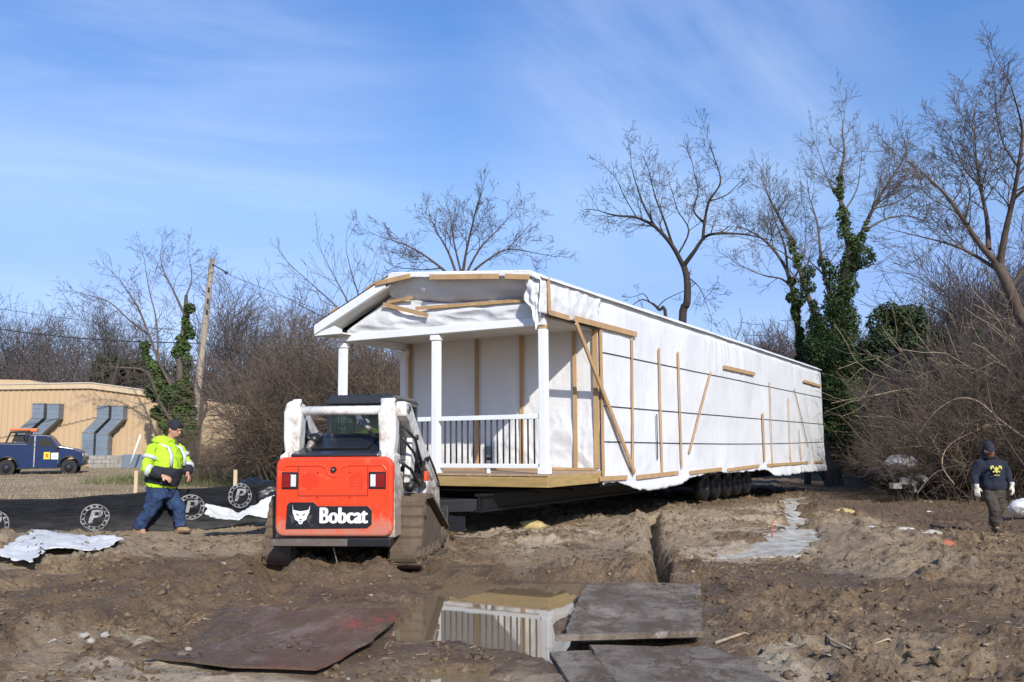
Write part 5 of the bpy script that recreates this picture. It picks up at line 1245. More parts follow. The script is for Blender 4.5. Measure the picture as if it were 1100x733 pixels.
for a_ in ('R', 'L'):
    b.loft([J['sh'+a_], J['el'+a_], J['wr'+a_]], [.062, .048, .032], 10)
    b.loft([J['hip'+a_], J['kn'+a_], J['an'+a_], J['an'+a_]-V3((0, 0, .03))], [.105, .068, .045, .05], 12)
    b.loft([J['an'+a_]-f*.05-V3((0, 0, .04)), J['an'+a_]+f*.14-V3((0, 0, .05))], [.045, .035], 10)
hand(b, J['wrR'], (.85, -.1, -.35), (0, .5, -.8), 1, .75, 1.12)
hand(b, J['wrL'], (.45, -.35, -.75), (-.8, 0, -.2), 1, .7, 1.12)
body = skin_of(b, "body", 'skin', pA, .0075, 2)
eyes(hd, fh, s, u_, body, KH)
b = MB(); b.loft([hd+u_*.012-fh*.02, hd+u_*.05-fh*.012, hd+u_*.11-fh*.014, hd+u_*.155-fh*.014, hd+u_*.180-fh*.016], [(.102, .121), (.107, .128), (.100, .117), (.070, .080), (.02, .025)], 20, side=s); skin_of(b, "knit_cap", 'navy_fabric', body, .009, 3)
b = MB(); b.loft([hd-fh*.103+u_*.01, hd-fh*.09-u_*.07], [.03, .03], 8); b.build("hair", 'beard', body, True)
# jacket: lime body and sleeves, black lower part, silver tape
b = MB(); b.loft([q(171, 525), q(172, 517), q(175, 505), q(176, 493), q(176, 484), q(178, 478)], [(.26, .235), (.27, .265), (.27, .27), (.27, .235), (.22, .17), (.11, .10)], 24, side=s)
for a_, sg in (('R', -1), ('L', 1)): b.loft([J['sh'+a_]-s*sg*.05+V3((0, 0, .01)), J['sh'+a_]+s*sg*.02, J['el'+a_], J['el'+a_].lerp(J['wr'+a_], .92)], [.100, .100, .078, .060], 14)
b.loft([q(173, 483, 0), q(177, 476.5, -.01), q(178.5, 473, -.01)], [.15, .118, .105], 14); b.ball(q(169, 476.5), (.13, .16, .09), 14, 8)
jk = skin_of(b, "jacket", 'hivis', pA, .011, 2, (.085, .05))
b = MB(); b.loft([q(171.5, 521.5), q(173, 514), q(175, 506), q(175.5, 503)], [(.285, .268), (.292, .288), (.290, .290), (.282, .282)], 24, side=s)
for a_ in ('R', 'L'): e_, w_2 = J['el'+a_], J['wr'+a_]; b.loft([e_.lerp(w_2, .35), e_.lerp(w_2, .7), e_.lerp(w_2, .95)], [.094, .088, .066], 14)
skin_of(b, "black_lower_panel", 'navy_fabric', jk, .013, 3, (.11, .03))
b = MB()
for sg, xx in ((-1, .0), (1, .0)):
    b.loft([q(176, 503)+s*sg*.155+f*.243, q(177.5, 493)+s*sg*.155+f*.216, q(178, 484)+s*sg*.14+f*.13, q(176, 480.5)+s*sg*.14+f*.0, q(170, 485)+s*sg*.14-f*.17], [(.034, .022)]*5, 8, side=s)
for a_ in ('R', 'L'):
    for t_ in (.45,): p_ = J['sh'+a_].lerp(J['el'+a_], t_); d_ = (J['el'+a_]-J['sh'+a_]).normalized(); b.loft([p_-d_*.026, p_+d_*.026], [.122, .119], 16)
    p_ = J['el'+a_].lerp(J['wr'+a_], .20); d_ = (J['wr'+a_]-J['el'+a_]).normalized(); b.loft([p_-d_*.03, p_+d_*.03], [.105, .100], 16)
b.build("reflective_tape", 'reflective', jk, True)
# jeans, two legs one garment
b = MB(); b.loft([q(171, 521), q(171.5, 528), q(172, 537)], [(.245, .215), (.25, .225), (.23, .20)], 20, side=s)
for a_ in ('R', 'L'): b.loft([J['hip'+a_]+V3((0, 0, .02)), J['hip'+a_].lerp(J['kn'+a_], .5), J['kn'+a_], J['kn'+a_].lerp(J['an'+a_], .6), J['an'+a_]+V3((0, 0, .0))], [.150, .138, .112, .100, .100], 16)
skin_of(b, "jeans", 'denim', pA, .012, 2, (.10, .06))
for a_, tip in (('R', -.35), ('L', .22)):
    an = J['an'+a_]; b = MB(); dd = (f+V3((0, 0, tip*.5))).normalized()
    b.loft([an-V3((0, 0, .015))+V3((0, 0, .05)), an-V3((0, 0, .05))], [.062, .06], 12); b.loft([an-dd*.075-V3((0, 0, .065)), an+dd*.03-V3((0, 0, .055)), an+dd*.13-V3((0, 0, .062)), an+dd*.20-V3((0, 0, .075))], [(.045, .045), (.052, .055), (.054, .042), (.042, .028)], 14, side=s)
    bt = skin_of(b, "boot", 'boot', pA, .010, 3)
    m_ = MB(); m_.loft([an-dd*.085-V3((0, 0, .105)), an+dd*.03-V3((0, 0, .105)), an+dd*.14-V3((0, 0, .105)), an+dd*.215-V3((0, 0, .100))], [(.046, .013), (.05, .013), (.056, .013), (.040, .012)], 14, side=s); m_.build("sole", 'boot_dark', bt, True)
# ---------------- man in navy on the right
NX, NY, NZ = hit(1069, 570); S_2 = FPX/NY
pB = empty("person", (NX, NY, NZ), 0, "bearded man in navy hooded sweatshirt and pale gloves walking before the thicket", "person")
def q(px, py, yo=0.): return V3(((px-1069)/S_2, yo, (571-py)/S_2))
f = V3((-.10, -1, 0)).normalized(); s = V3((1, -.10, 0)).normalized()
hd = q(1067, 487.5, -.05); fh = (f*.97+V3((0, 0, -.22))).normalized()
J = dict(pel=q(1070, 528), che=q(1069, 505), nk=q(1068, 496), shR=q(1058, 501), elR=q(1051.5, 514, .03), wrR=q(1049.5, 525, -.10), shL=q(1080, 501), elL=q(1087, 513, .05), wrL=q(1088.5, 523.5, -.05),
         hipR=q(1064.5, 530), knR=q(1066, 549, -.12), anR=q(1068.5, 566, -.02), hipL=q(1075, 530), knL=q(1077, 548, .05), anL=q(1075, 561, .28))
b = MB(); u_ = head_shape(b, hd, fh, s)
b.loft([hd-u_*.07, J['nk'], J['che']], [.055, .062, .085], 14)
b.loft([J['pel'], q(1070, 516), J['che'], q(1068, 499)], [(.16, .11), (.155, .11), (.18, .12), (.14, .08)], 18, side=s)
for a_ in ('R', 'L'):
    b.loft([J['sh'+a_], J['el'+a_], J['wr'+a_]], [.058, .045, .030], 10)
    b.loft([J['hip'+a_], J['kn'+a_], J['an'+a_], J['an'+a_]-V3((0, 0, .03))], [.098, .062, .042, .046], 12)
    b.loft([J['an'+a_]-f*.05-V3((0, 0, .04)), J['an'+a_]+f*.14-V3((0, 0, .05))], [.042, .033], 10)
body = skin_of(b, "body", 'skin', pB, .009, 2); eyes(hd, fh, s, u_, body)
for a_, sd_ in (('R', -1), ('L', 1)):
    b = MB(); hand(b, J['wr'+a_], (0.05*sd_, -.15, -1), (-sd_*.5, .6, 0), sd_, .55, 1.25); b.loft([J['wr'+a_]+V3((0, 0, .05)), J['wr'+a_]-V3((0, 0, .02))], [.046, .042], 12); skin_of(b, "glove", 'glove', pB, .0075, 2)
b = MB(); b.loft([hd+u_*.02, hd+u_*.05, hd+u_*.10-fh*.01, hd+u_*.132-fh*.01], [(.088, .107), (.090, .110), (.080, .096), (.03, .04)], 18, side=s); b.loft([hd+u_*.04+fh*.07, hd+u_*.028+fh*.17], [(.07, .018), (.055, .010)], 12, side=s); skin_of(b, "cap", 'navy_fabric', body, .009, 2)
b = MB(); b.loft([hd-u_*.035+fh*.02, hd-u_*.075+fh*.045, hd-u_*.125+fh*.05, hd-u_*.155+fh*.05], [(.079, .070), (.072, .070), (.052, .052), (.02, .02)], 16, side=s); skin_of(b, "beard", 'beard', body, .009, 2, (.03, .015))
b = MB(); b.loft([q(1070, 528.5), q(1070, 524), q(1069.5, 513), q(1069, 505), q(1068.5, 500), q(1068, 496)], [(.205, .16), (.225, .18), (.215, .17), (.225, .17), (.19, .13), (.10, .09)], 22, side=s)
for a_, sg in (('R', -1), ('L', 1)): b.loft([J['sh'+a_]-s*sg*.04, J['sh'+a_]+s*sg*.015, J['el'+a_], J['el'+a_].lerp(J['wr'+a_], .93)], [.085, .092, .078, .050], 14)
b.loft([hd-u_*.12-fh*.02, hd-u_*.15-fh*.01], [(.13, .12), (.15, .14)], 16, side=s)
# hood: a shell behind and over the cap, open in front
b.loft([hd-u_*.13-fh*.045, hd-u_*.04-fh*.062, hd+u_*.06-fh*.062, hd+u_*.135-fh*.045, hd+u_*.16-fh*.03], [(.105, .085), (.112, .085), (.110, .085), (.07, .07), (.03, .03)], 18, side=s)
hj = skin_of(b, "hooded_sweatshirt", 'hoodie', pB, .013, 3, (.10, .035))
# yellow print on the chest: a pointed head with swept wings
def chest(uu, vv): return q(1067.5, 507)+V3((uu*.85, -.232-.0+.55*uu*uu, vv))
b = MB()
for poly in ([(-.035, .02), (0, .055), (.035, .02), (.028, -.03), (0, -.075), (-.028, -.03)], [(-.04, .03), (-.06, .075), (-.115, .06), (-.125, .015), (-.10, .0), (-.085, .035), (-.06, .03), (-.045, -.01)], [(.04, .03), (.06, .075), (.115, .06), (.125, .015), (.10, .0), (.085, .035), (.06, .03), (.045, -.01)], [(-.045, -.02), (-.08, -.035), (-.07, -.055), (-.03, -.04)], [(.045, -.02), (.08, -.035), (.07, -.055), (.03, -.04)], [(-.06, -.095), (.06, -.095), (.06, -.105), (-.06, -.105)]):
    b.add([chest(*p_) for p_ in poly], [tuple(range(len(poly)))])
o = b.build("chest_print", 'emblem_yellow', hj); md = o.modifiers.new("solid", 'SOLIDIFY'); md.thickness = .012; md.offset = 0
b = MB(); b.loft([q(1070, 525), q(1070, 531), q(1070, 537)], [(.185, .145), (.185, .145), (.17, .14)], 18, side=s)
for a_ in ('R', 'L'): b.loft([J['hip'+a_], J['hip'+a_].lerp(J['kn'+a_], .5), J['kn'+a_], J['kn'+a_].lerp(J['an'+a_], .6), J['an'+a_]+V3((0, 0, .02))], [.115, .108, .095, .088, .080], 14)
skin_of(b, "trousers", 'work_pants', pB, .013, 3, (.11, .05))
for a_ in ('R', 'L'):
    an = J['an'+a_]; b = MB(); b.loft([an+V3((0, 0, .05)), an-V3((0, 0, .05))], [.055, .055], 12); b.loft([an-f*.075-V3((0, 0, .06)), an+f*.04-V3((0, 0, .055)), an+f*.14-V3((0, 0, .065)), an+f*.20-V3((0, 0, .072))], [(.045, .045), (.05, .05), (.052, .038), (.035, .022)], 14, side=s)
    skin_of(b, "boot", 'boot_dark', pB, .010, 3)
# ---------------- operator seated in the loader
LR = Matrix.Rotation(LH, 3, 'Z'); ow = LR @ V3((.0, 1.66, 0))
pC = empty("person", (LX+ow.x, LY+ow.y, 1.08), LH, "loader operator in a yellow green jacket seated behind the cab's rear window", "person")
f = V3((0, 1, 0)); s = V3((-1, 0, 0)); hd = V3((.02, .10, .84)); b = MB(); u_ = head_shape(b, hd, f, s)
b.loft([hd-u_*.07, V3((0, .04, .64)), V3((0, .02, .5))], [.055, .062, .085], 12); b.loft([V3((0, 0, .04)), V3((0, 0, .3)), V3((0, .02, .52)), V3((0, .03, .6))], [(.16, .12), (.16, .12), (.18, .11), (.13, .08)], 16, side=s)
for sg in (-1, 1):
    sh, el, wr = V3((sg*.2, .02, .55)), V3((sg*.27, .10, .28)), V3((sg*.26, .36, .26)); b.loft([sh, el, wr], [.055, .045, .03], 10)
    b.loft([V3((sg*.10, .02, .06)), V3((sg*.14, .48, .10)), V3((sg*.14, .60, -.32))], [.09, .062, .045], 12); b.loft([V3((sg*.14, .55, -.36)), V3((sg*.14, .74, -.36))], [.045, .035], 10); hand(b, wr, (0, 1, -.1), (0, 0, -1), sg, .8, 1.)
body = skin_of(b, "body", 'skin', pC, .009, 2); eyes(hd, f, s, u_, body)
b = MB(); b.loft([hd+u_*.0-f*.02, hd+u_*.05-f*.015, hd+u_*.10-f*.014, hd+u_*.14], [(.090, .108), (.092, .110), (.08, .09), (.03, .03)], 16, side=s); skin_of(b, "knit_cap", 'navy_fabric', body, .01, 2)
b = MB(); b.loft([V3((0, 0, .0)), V3((0, -.01, .25)), V3((0, 0, .48)), V3((0, .02, .62)), V3((0, .03, .68))], [(.21, .17), (.22, .18), (.235, .17), (.18, .12), (.10, .09)], 20, side=s)
for sg in (-1, 1): b.loft([V3((sg*.17, .02, .57)), V3((sg*.215, .02, .54)), V3((sg*.28, .10, .28)), V3((sg*.26, .33, .265))], [.085, .09, .072, .05], 12)
skin_of(b, "jacket", 'hivis', pC, .014, 3, (.1, .03))
b = MB(); b.loft([V3((0, .0, .0)), V3((0, .02, .12))], [(.18, .15), (.18, .14)], 16, side=s)
for sg in (-1, 1): b.loft([V3((sg*.10, .02, .06)), V3((sg*.14, .48, .10)), V3((sg*.14, .60, -.30))], [.11, .08, .065], 12)
skin_of(b, "trousers", 'denim', pC, .014, 3)
for sg in (-1, 1):
    b = MB(); b.loft([V3((sg*.14, .52, -.36)), V3((sg*.14, .78, -.37))], [.055, .045], 12); skin_of(b, "boot", 'boot_dark', pC, .012, 2)
# ================================================================== trees
class Wood:
    def __init__(s, seed): s.S = []; s.r = random.Random(seed)
    def seg(s, p, q_, r0, r1): s.S.append((p.x, p.y, p.z, q_.x, q_.y, q_.z, r0, r1))
    def rv(s, k=1.): r = s.r; return Vector((r.gauss(0, k), r.gauss(0, k), r.gauss(0, k)))
    def grow(s, p, d, L, r, lvl, P):
        n = max(2, int(round(L/P['step'][min(lvl, len(P['step'])-1)]))); n = min(n, 14); st = L/n; d = d.normalized(); r0 = r
        for i in range(n):
            d = (d+s.rv(P['jit'])+Vector((0, 0, P['up'][min(lvl, len(P['up'])-1)]))).normalized()
            q_ = p+d*st; r1 = max(P['rmin'], r*(1-(i+1)/n*.72)); s.seg(p, q_, r0, r1); p, r0 = q_, r1
            if lvl < P['max']:
                t = (i+1)/n
                if t > P['bare'][min(lvl, len(P['bare'])-1)]:
                    m = P['kids'][min(lvl, len(P['kids'])-1)]; k = int(m)+(1 if s.r.random() < m-int(m) else 0)
                    for _ in range(k):
                        ax = s.rv(); ax = (ax-d*ax.dot(d)).normalized(); an = math.radians(s.r.uniform(*P['ang'])); nd = d*math.cos(an)+ax*math.sin(an)
                        s.grow(p, nd, L*s.r.uniform(.38, .68)*(1.1-.35*t), max(P['rmin'], r1*s.r.uniform(.45, .7)), lvl+1, P)
        return p
    def limb(s, pts, r0, r1, P, dens, L, lvl=1, start=.25, tip=True):
        """a traced limb; side branches sprout from it"""
        pts = [Vector(p) for p in pts]; fine = []
        for i in range(len(pts)-1):
            a = pts[max(i-1, 0)]; b_ = pts[i]; c = pts[i+1]; e = pts[min(i+2, len(pts)-1)]
            for k in range(4):
                t = k/4; fine.append(.5*((2*b_)+(c-a)*t+(2*a-5*b_+4*c-e)*t*t+(3*b_-a-3*c+e)*t**3))
        fine.append(pts[-1]); n = len(fine)-1
        for i in range(n):
            ra = r0+(r1-r0)*(i/n)**.8; rb = r0+(r1-r0)*((i+1)/n)**.8; j = s.rv(ra*.12); s.seg(fine[i], fine[i+1], ra, rb)
            t = i/n; d = (fine[i+1]-fine[i])
            if t < start: continue
            m = dens*d.length; k = int(m)+(1 if s.r.random() < m-int(m) else 0); dn = d.normalized()
            for _ in range(k):
                ax = s.rv(); ax = (ax-dn*ax.dot(dn)).normalized(); an = math.radians(s.r.uniform(30, 65)); nd = dn*math.cos(an)+ax*math.sin(an)+Vector((0, 0, .15))
                s.grow(fine[i+1], nd, L*s.r.uniform(.5, 1.1)*(1.15-.6*t), max(P['rmin'], rb*s.r.uniform(.3, .55)), lvl, P)
        if tip: s.grow(fine[-1], fine[-1]-fine[-2], L*.8, r1, lvl, P)
        return fine
    def build(s, name, m, parent, origin=(0, 0, 0)):
        A = np.array(s.S); A[:, 0:3] -= np.array(origin); A[:, 3:6] -= np.array(origin); out = []; faces = []; base = 0
        thick = np.maximum(A[:, 6], A[:, 7]) > .035
        for sel, n in ((thick, 8), (~thick, 3)):
            B = A[sel]
            if not len(B): continue
            p = B[:, 0:3]; q_ = B[:, 3:6]; d = q_-p; L = np.linalg.norm(d, axis=1, keepdims=True)+1e-9; d = d/L; q_ = q_+d*B[:, 7:8]*.4
            ref = np.where(np.abs(d[:, 2:3]) > .9, np.array([[1., 0, 0]]), np.array([[0, 0, 1.]])); u1 = np.cross(d, ref); u1 /= np.linalg.norm(u1, axis=1, keepdims=True); u2 = np.cross(d, u1)
            an = np.arange(n)*2*PI/n; c = np.cos(an)[None, :, None]; si = np.sin(an)[None, :, None]; ringd = u1[:, None]*c+u2[:, None]*si
            V = np.concatenate([p[:, None]+ringd*B[:, 6][:, None, None], q_[:, None]+ringd*B[:, 7][:, None, None]], 1).reshape(-1, 3); k = np.arange(len(B))[:, None]*2*n+base; i = np.arange(n)[None, :]; j = (i+1) % n
            faces.append(np.stack([k+i, k+j, k+j+n, k+i+n], -1).reshape(-1, 4)); out.append(V); base += len(V)
        return npmesh(name, np.concatenate(out), np.concatenate(faces), m, parent, True)
def leaves(name, m, C, R, n, size, parent=None, seed=0, origin=(0, 0, 0), shell=.5, droop=0.):
    """n small leaf faces spread through balls C of radius R"""
    r = np.random.RandomState(seed); C = np.array(C, float); R = np.array(R, float); 
    if R.ndim == 1: R = np.repeat(R[:, None], 3, 1)
    wgt = (R.prod(1))**(2/3); i = r.choice(len(C), n, p=wgt/wgt.sum()); d = r.randn(n, 3); d /= np.linalg.norm(d, axis=1, keepdims=True); rad = (shell+(1-shell)*r.rand(n))**.7
    P = C[i]+d*R[i]*rad[:, None]-np.array(origin); nrm = d*.6+r.randn(n, 3)*.6+np.array([0, 0, .3]); nrm /= np.linalg.norm(nrm, axis=1, keepdims=True)
    t = np.cross(nrm, r.randn(n, 3)); t /= np.linalg.norm(t, axis=1, keepdims=True); b_ = np.cross(nrm, t); sz = size*(.6+.8*r.rand(n))[:, None]
    V = np.stack([P-t*sz, P+b_*sz*.55, P+t*sz, P-b_*sz*.55], 1).reshape(-1, 3)
    return npmesh(name, V, np.arange(4*n).reshape(-1, 4), m, parent)
PT_ = dict(step=[.6, .38, .28, .22, .2], up=[.04, .06, .07, .05], jit=.15, rmin=.0055, max=4, bare=[.25, .10, .08], kids=[1.8, 1.9, 1.6, 1.1, .5], ang=(20, 55))
def traced(name, Y, trunk_, limbs, m, label, cat, r_px, P=PT_, dens=1.8, L=1.7, seed=1, base=None, group=None, zj=.5):
    """trunk_: [(px,py,r_px)], limbs: lists likewise. Depth wanders so that the tree has real volume"""
    W = Wood(seed); k = FPX/Y; rr = random.Random(seed*7+1)
    def cv(pts, dy0=0., slope=0.):
        out = []
        for i, p in enumerate(pts): out.append(Vector(atY(p[0], p[1], Y+dy0+slope*i+rr.uniform(-.12, .12))))
        return out
    k = k*1.3; rt0 = trunk_[0][2]/k; T = cv([t_ for t_ in trunk_]); gzb = float(macro(np.array([T[0].x]), np.array([Y]))[0])
    if base is not False: T = [Vector((T[0].x+(base or 0), T[0].y, gzb-.2))]+T
    W.limb(T, rt0*1.15, trunk_[-1][2]/k, P, dens*.3, L*.6, 2, .6, False)
    for i, lb in enumerate(limbs):
        sl = rr.choice([-1, 1])*rr.uniform(.3, 1.0)*zj; pts = cv(lb, 0, sl); W.limb(pts, lb[0][2]/k, lb[-1][2]/k, P, dens*1.35, L)
    e = empty(name, (T[0].x, T[0].y, gzb), 0, label, cat, group); org = (T[0].x, T[0].y, gzb)
    W.build("branches", m, e, org)
    return e, org, T, cv
# -- centre tree behind the house
traced("bare_tree", 38, [(733, 352, 5.5), (738, 325, 5), (738, 300, 4.6), (734, 284, 4.4)],
    [[(734, 286, 3.6), (722, 264, 3), (704, 244, 2.5), (684, 234, 2), (664, 232, 1.6), (650, 229, 1.0)], [(704, 244, 1.8), (692, 222, 1.3), (684, 200, 1.0), (678, 178, .6)], [(722, 262, 2), (714, 238, 1.5), (704, 212, 1.1), (699, 190, .7)],
     [(734, 286, 3.6), (746, 270, 3), (757, 255, 2.6), (772, 251, 2), (800, 252, 1.4), (818, 256, .8)], [(755, 258, 2.6), (757, 238, 2.2), (762, 216, 1.6), (774, 196, 1.2), (768, 172, .8), (763, 158, .5)], [(757, 240, 1.8), (745, 226, 1.4), (750, 206, 1.1), (745, 184, .7)], [(762, 216, 1.2), (780, 210, .9), (795, 196, .6)], [(728, 274, 1.6), (740, 248, 1.2), (728, 226, .9), (722, 206, .6)], [(684, 234, 1.2), (672, 214, .9), (664, 196, .6)], [(742, 300, 1.0), (752, 310, .8), (760, 330, .4)]],
    'bark_dark', "tall dark bare tree rising alone behind the middle of the wrapped house", "tree", 5, L=1.55, dens=1.9, seed=3)
# -- low branching tree just left of it, over the roof edge
traced("bare_tree", 36, [(716, 348, 2.6), (708, 333, 2.2), (702, 327, 1.8)], [[(702, 327, 1.5), (690, 322, 1.2), (678, 329, .6)], [(706, 331, 1.2), (715, 322, 1.0), (734, 313, .5)], [(698, 325, 1.1), (692, 316, .8), (684, 318, .5)]], 'bark_dark', "small crooked branch tree peeping over the house roof left of the tall dark tree", "tree", 3, L=.6, dens=1.0, seed=5, zj=.2)
# -- ivy covered trees right of the house
def ivy_on(e, org, cv, paths, n, size=.075, seed=0, rad=.45):
    C = []; R = []; rr = random.Random(seed)
    for path, r0, r1 in paths:
        pts = cv(path)
        for i in range(len(pts)-1):
            L = (pts[i+1]-pts[i]).length; k = max(2, int(L/.28))
            for j in range(k):
                t = (i+j/k)/(len(pts)-1); p = pts[i].lerp(pts[i+1], j/k); r_ = (r0+(r1-r0)*t)*rr.uniform(.5, 1.2)*.95; C.append((p.x+rr.gauss(0, r_*.45), p.y+rr.gauss(0, r_*.45), p.z)); R.append(r_)
    leaves("ivy", 'ivy', C, R, n, size, e, seed, org, .35)
e, org, T, cv = traced("ivy_tree", 36, [(893, 480, 10), (893, 430, 9.5), (896, 380, 9), (902, 340, 9), (908, 300, 7), (913, 272, 6)],
    [[(913, 272, 5), (907, 240, 4), (903, 212, 3.4), (902, 190, 2.6), (907, 165, 1.8), (905, 140, 1.0), (907, 125, .6)], [(896, 385, 6), (880, 350, 5), (868, 318, 4), (858, 285, 3.2), (846, 250, 2.6), (834, 228, 1.8), (824, 208, 1.0)], [(913, 275, 4), (926, 250, 3), (938, 224, 2.2), (952, 200, 1.8), (966, 178, 1.2), (974, 160, .7)], [(926, 250, 2), (950, 236, 1.5), (975, 232, 1.1), (1000, 240, .6)], [(900, 340, 4), (888, 305, 3), (882, 275, 2.4), (878, 240, 1.5), (870, 215, .8)], [(938, 224, 1.5), (962, 218, 1.2), (985, 205, .7)], [(903, 212, 1.8), (890, 195, 1.2), (882, 172, .7)], [(905, 230, 1.6), (920, 205, 1.2), (924, 180, .7)], [(858, 285, 1.6), (838, 270, 1.2), (815, 262, .6)]],
    'bark_grey', "tallest ivy covered tree standing at the far right end of the house", "tree", 12, L=1.8, dens=1.9, seed=8)
ivy_on(e, org, cv, [([(893, 480), (893, 430), (895, 380), (902, 340), (909, 300), (913, 270)], .62, .55), ([(913, 275), (907, 240), (903, 212), (902, 185)], .38, .16), ([(893, 390), (880, 350), (868, 318), (858, 285), (846, 252)], .55, .18), ([(900, 345), (889, 305), (883, 272)], .50, .22), ([(913, 285), (925, 255), (936, 232)], .42, .2), ([(885, 440), (880, 400), (876, 360)], .65, .5), ([(905, 440), (908, 390), (914, 340)], .55, .40), ([(893, 520), (893, 490), (893, 440)], .42, .5), ([(887, 400), (884, 370), (880, 345)], .5, .4), ([(899, 430), (900, 390), (903, 350)], .6, .5)], 60000, .058, 4)
e, org, T, cv = traced("ivy_tree", 38, [(862, 395, 4.5), (857, 355, 4), (853, 320, 3.6), (846, 292, 3)], [[(846, 292, 2.6), (834, 272, 2), (818, 256, 1.5), (800, 246, 1.0), (788, 244, .6)], [(853, 312, 2), (840, 300, 1.5), (820, 296, 1.1), (795, 285, .6)], [(846, 292, 2), (843, 265, 1.4), (832, 235, .9), (828, 215, .5)], [(850, 305, 1.6), (862, 280, 1.1), (866, 250, .6)]],
    'bark_grey', "thinner ivy covered tree just left of the tallest ivy covered one", "tree", 4, L=1.7, dens=1.9, seed=9)
ivy_on(e, org, cv, [([(862, 400), (857, 355), (853, 320), (846, 294)], .26, .17)], 9000, .055, 5)
# -- large bare tree at the right edge
traced("bare_tree", 28, [(1112, 372, 9), (1096, 340, 8.5), (1082, 305, 8), (1070, 280, 7)],
    [[(1070, 282, 5), (1052, 262, 4), (1036, 238, 3.2), (1018, 212, 2.4), (1000, 194, 1.6), (985, 180, .8)], [(1074, 285, 5.5), (1080, 250, 4.4), (1088, 215, 3.6), (1094, 180, 2.8), (1098, 140, 2), (1090, 105, 1)], [(1062, 268, 4), (1060, 235, 3), (1053, 200, 2.4), (1048, 165, 1.6), (1046, 130, .8)], [(1078, 295, 3.4), (1056, 280, 2.6), (1030, 266, 2), (1004, 258, 1.5), (978, 252, .8)], [(1088, 215, 2.6), (1110, 190, 2), (1125, 150, 1)], [(1085, 310, 3.4), (1106, 280, 2.8), (1130, 240, 2)], [(1053, 200, 1.8), (1035, 180, 1.3), (1022, 150, .7)], [(1094, 180, 1.8), (1078, 155, 1.3), (1070, 120, .7)], [(1036, 238, 1.8), (1042, 205, 1.3), (1030, 180, .7)]],
    'bark_brown', "largest bare tree spreading over the right edge of the photo", "tree", 9, L=1.9, dens=3.2, seed=12)
# -- left ivy tree by the pole
e, org, T, cv = traced("ivy_tree", 44, [(200, 470, 7), (196, 440, 6), (193, 400, 5), (196, 365, 4), (199, 335, 3.2), (200, 318, 2.4)], [[(199, 340, 2), (186, 312, 1.5), (176, 292, 1.0), (172, 276, .5)], [(200, 318, 1.5), (206, 300, 1.1), (204, 282, .5)], [(193, 430, 3), (174, 396, 2.5), (160, 360, 1.8), (148, 330, 1.2), (132, 306, .6)], [(160, 360, 1.5), (140, 345, 1.1), (118, 325, .8), (98, 318, .5)], [(170, 385, 1.5), (168, 345, 1.2), (160, 310, .8), (156, 285, .5)], [(205, 470, 3), (222, 440, 2.2), (215, 420, 1.2)], [(198, 480, 4), (186, 455, 3), (170, 430, 2.4), (158, 400, 1.6), (130, 395, .9)]],
    'bark_grey', "ivy covered forked tree standing between the warehouse corner and the utility pole", "tree", 6, L=1.7, dens=1.6, seed=15)
ivy_on(e, org, cv, [([(200, 465), (196, 430), (194, 400), (196, 365), (199, 325)], .62, .30), ([(190, 455), (174, 415), (162, 385), (152, 365)], .62, .25), ([(180, 460), (170, 438)], .6, .5)], 22000, .075, 6)
# -- trees behind the house on the left
traced("bare_tree", 37, [(492, 335, 5), (496, 312, 4.4), (498, 298, 4)], [[(496, 304, 2.6), (500, 275, 2), (506, 248, 1.4), (512, 222, .8)], [(494, 306, 2.4), (474, 288, 1.8), (452, 272, 1.4), (432, 262, 1), (412, 256, .5)], [(499, 300, 2.2), (520, 282, 1.8), (545, 268, 1.3), (575, 272, .6)], [(499, 298, 2), (515, 268, 1.5), (534, 248, 1), (548, 232, .5)], [(492, 300, 2.2), (482, 272, 1.6), (470, 250, 1.1), (462, 232, .5)], [(496, 296, 1.8), (488, 262, 1.3), (484, 235, .7)], [(474, 288, 1.4), (456, 290, 1), (432, 288, .5)], [(545, 268, 1.2), (562, 250, .8), (570, 240, .4)]],
    'bark_brown', "broad bare tree showing above the porch roof ridge", "tree", 5, L=1.5, dens=2.6, seed=21, base=0)
P2 = dict(PT_); P2.update(kids=[1.1, 1.0, .8], up=[.08, .1, .1], jit=.09, ang=(18, 40))
traced("bare_tree", 34, [(392, 400, 4), (388, 372, 3.4), (384, 352, 3)], [[(384, 354, 1.8), (362, 330, 1.3), (338, 308, .9), (312, 285, .4)], [(384, 352, 1.8), (372, 322, 1.3), (358, 296, .8), (346, 272, .4)], [(386, 352, 1.8), (386, 322, 1.3), (378, 295, .8), (372, 270, .4)], [(384, 356, 1.8), (356, 345, 1.3), (330, 332, .9), (304, 318, .4)], [(388, 352, 1.6), (398, 326, 1.1), (402, 300, .6)], [(386, 360, 1.6), (362, 362, 1.2), (335, 356, .7), (312, 350, .4)]],
    'bark_grey', "fan shaped bare tree just left of the porch roof", "tree", 4, P=P2, L=1.3, dens=2.4, seed=22, base=0)
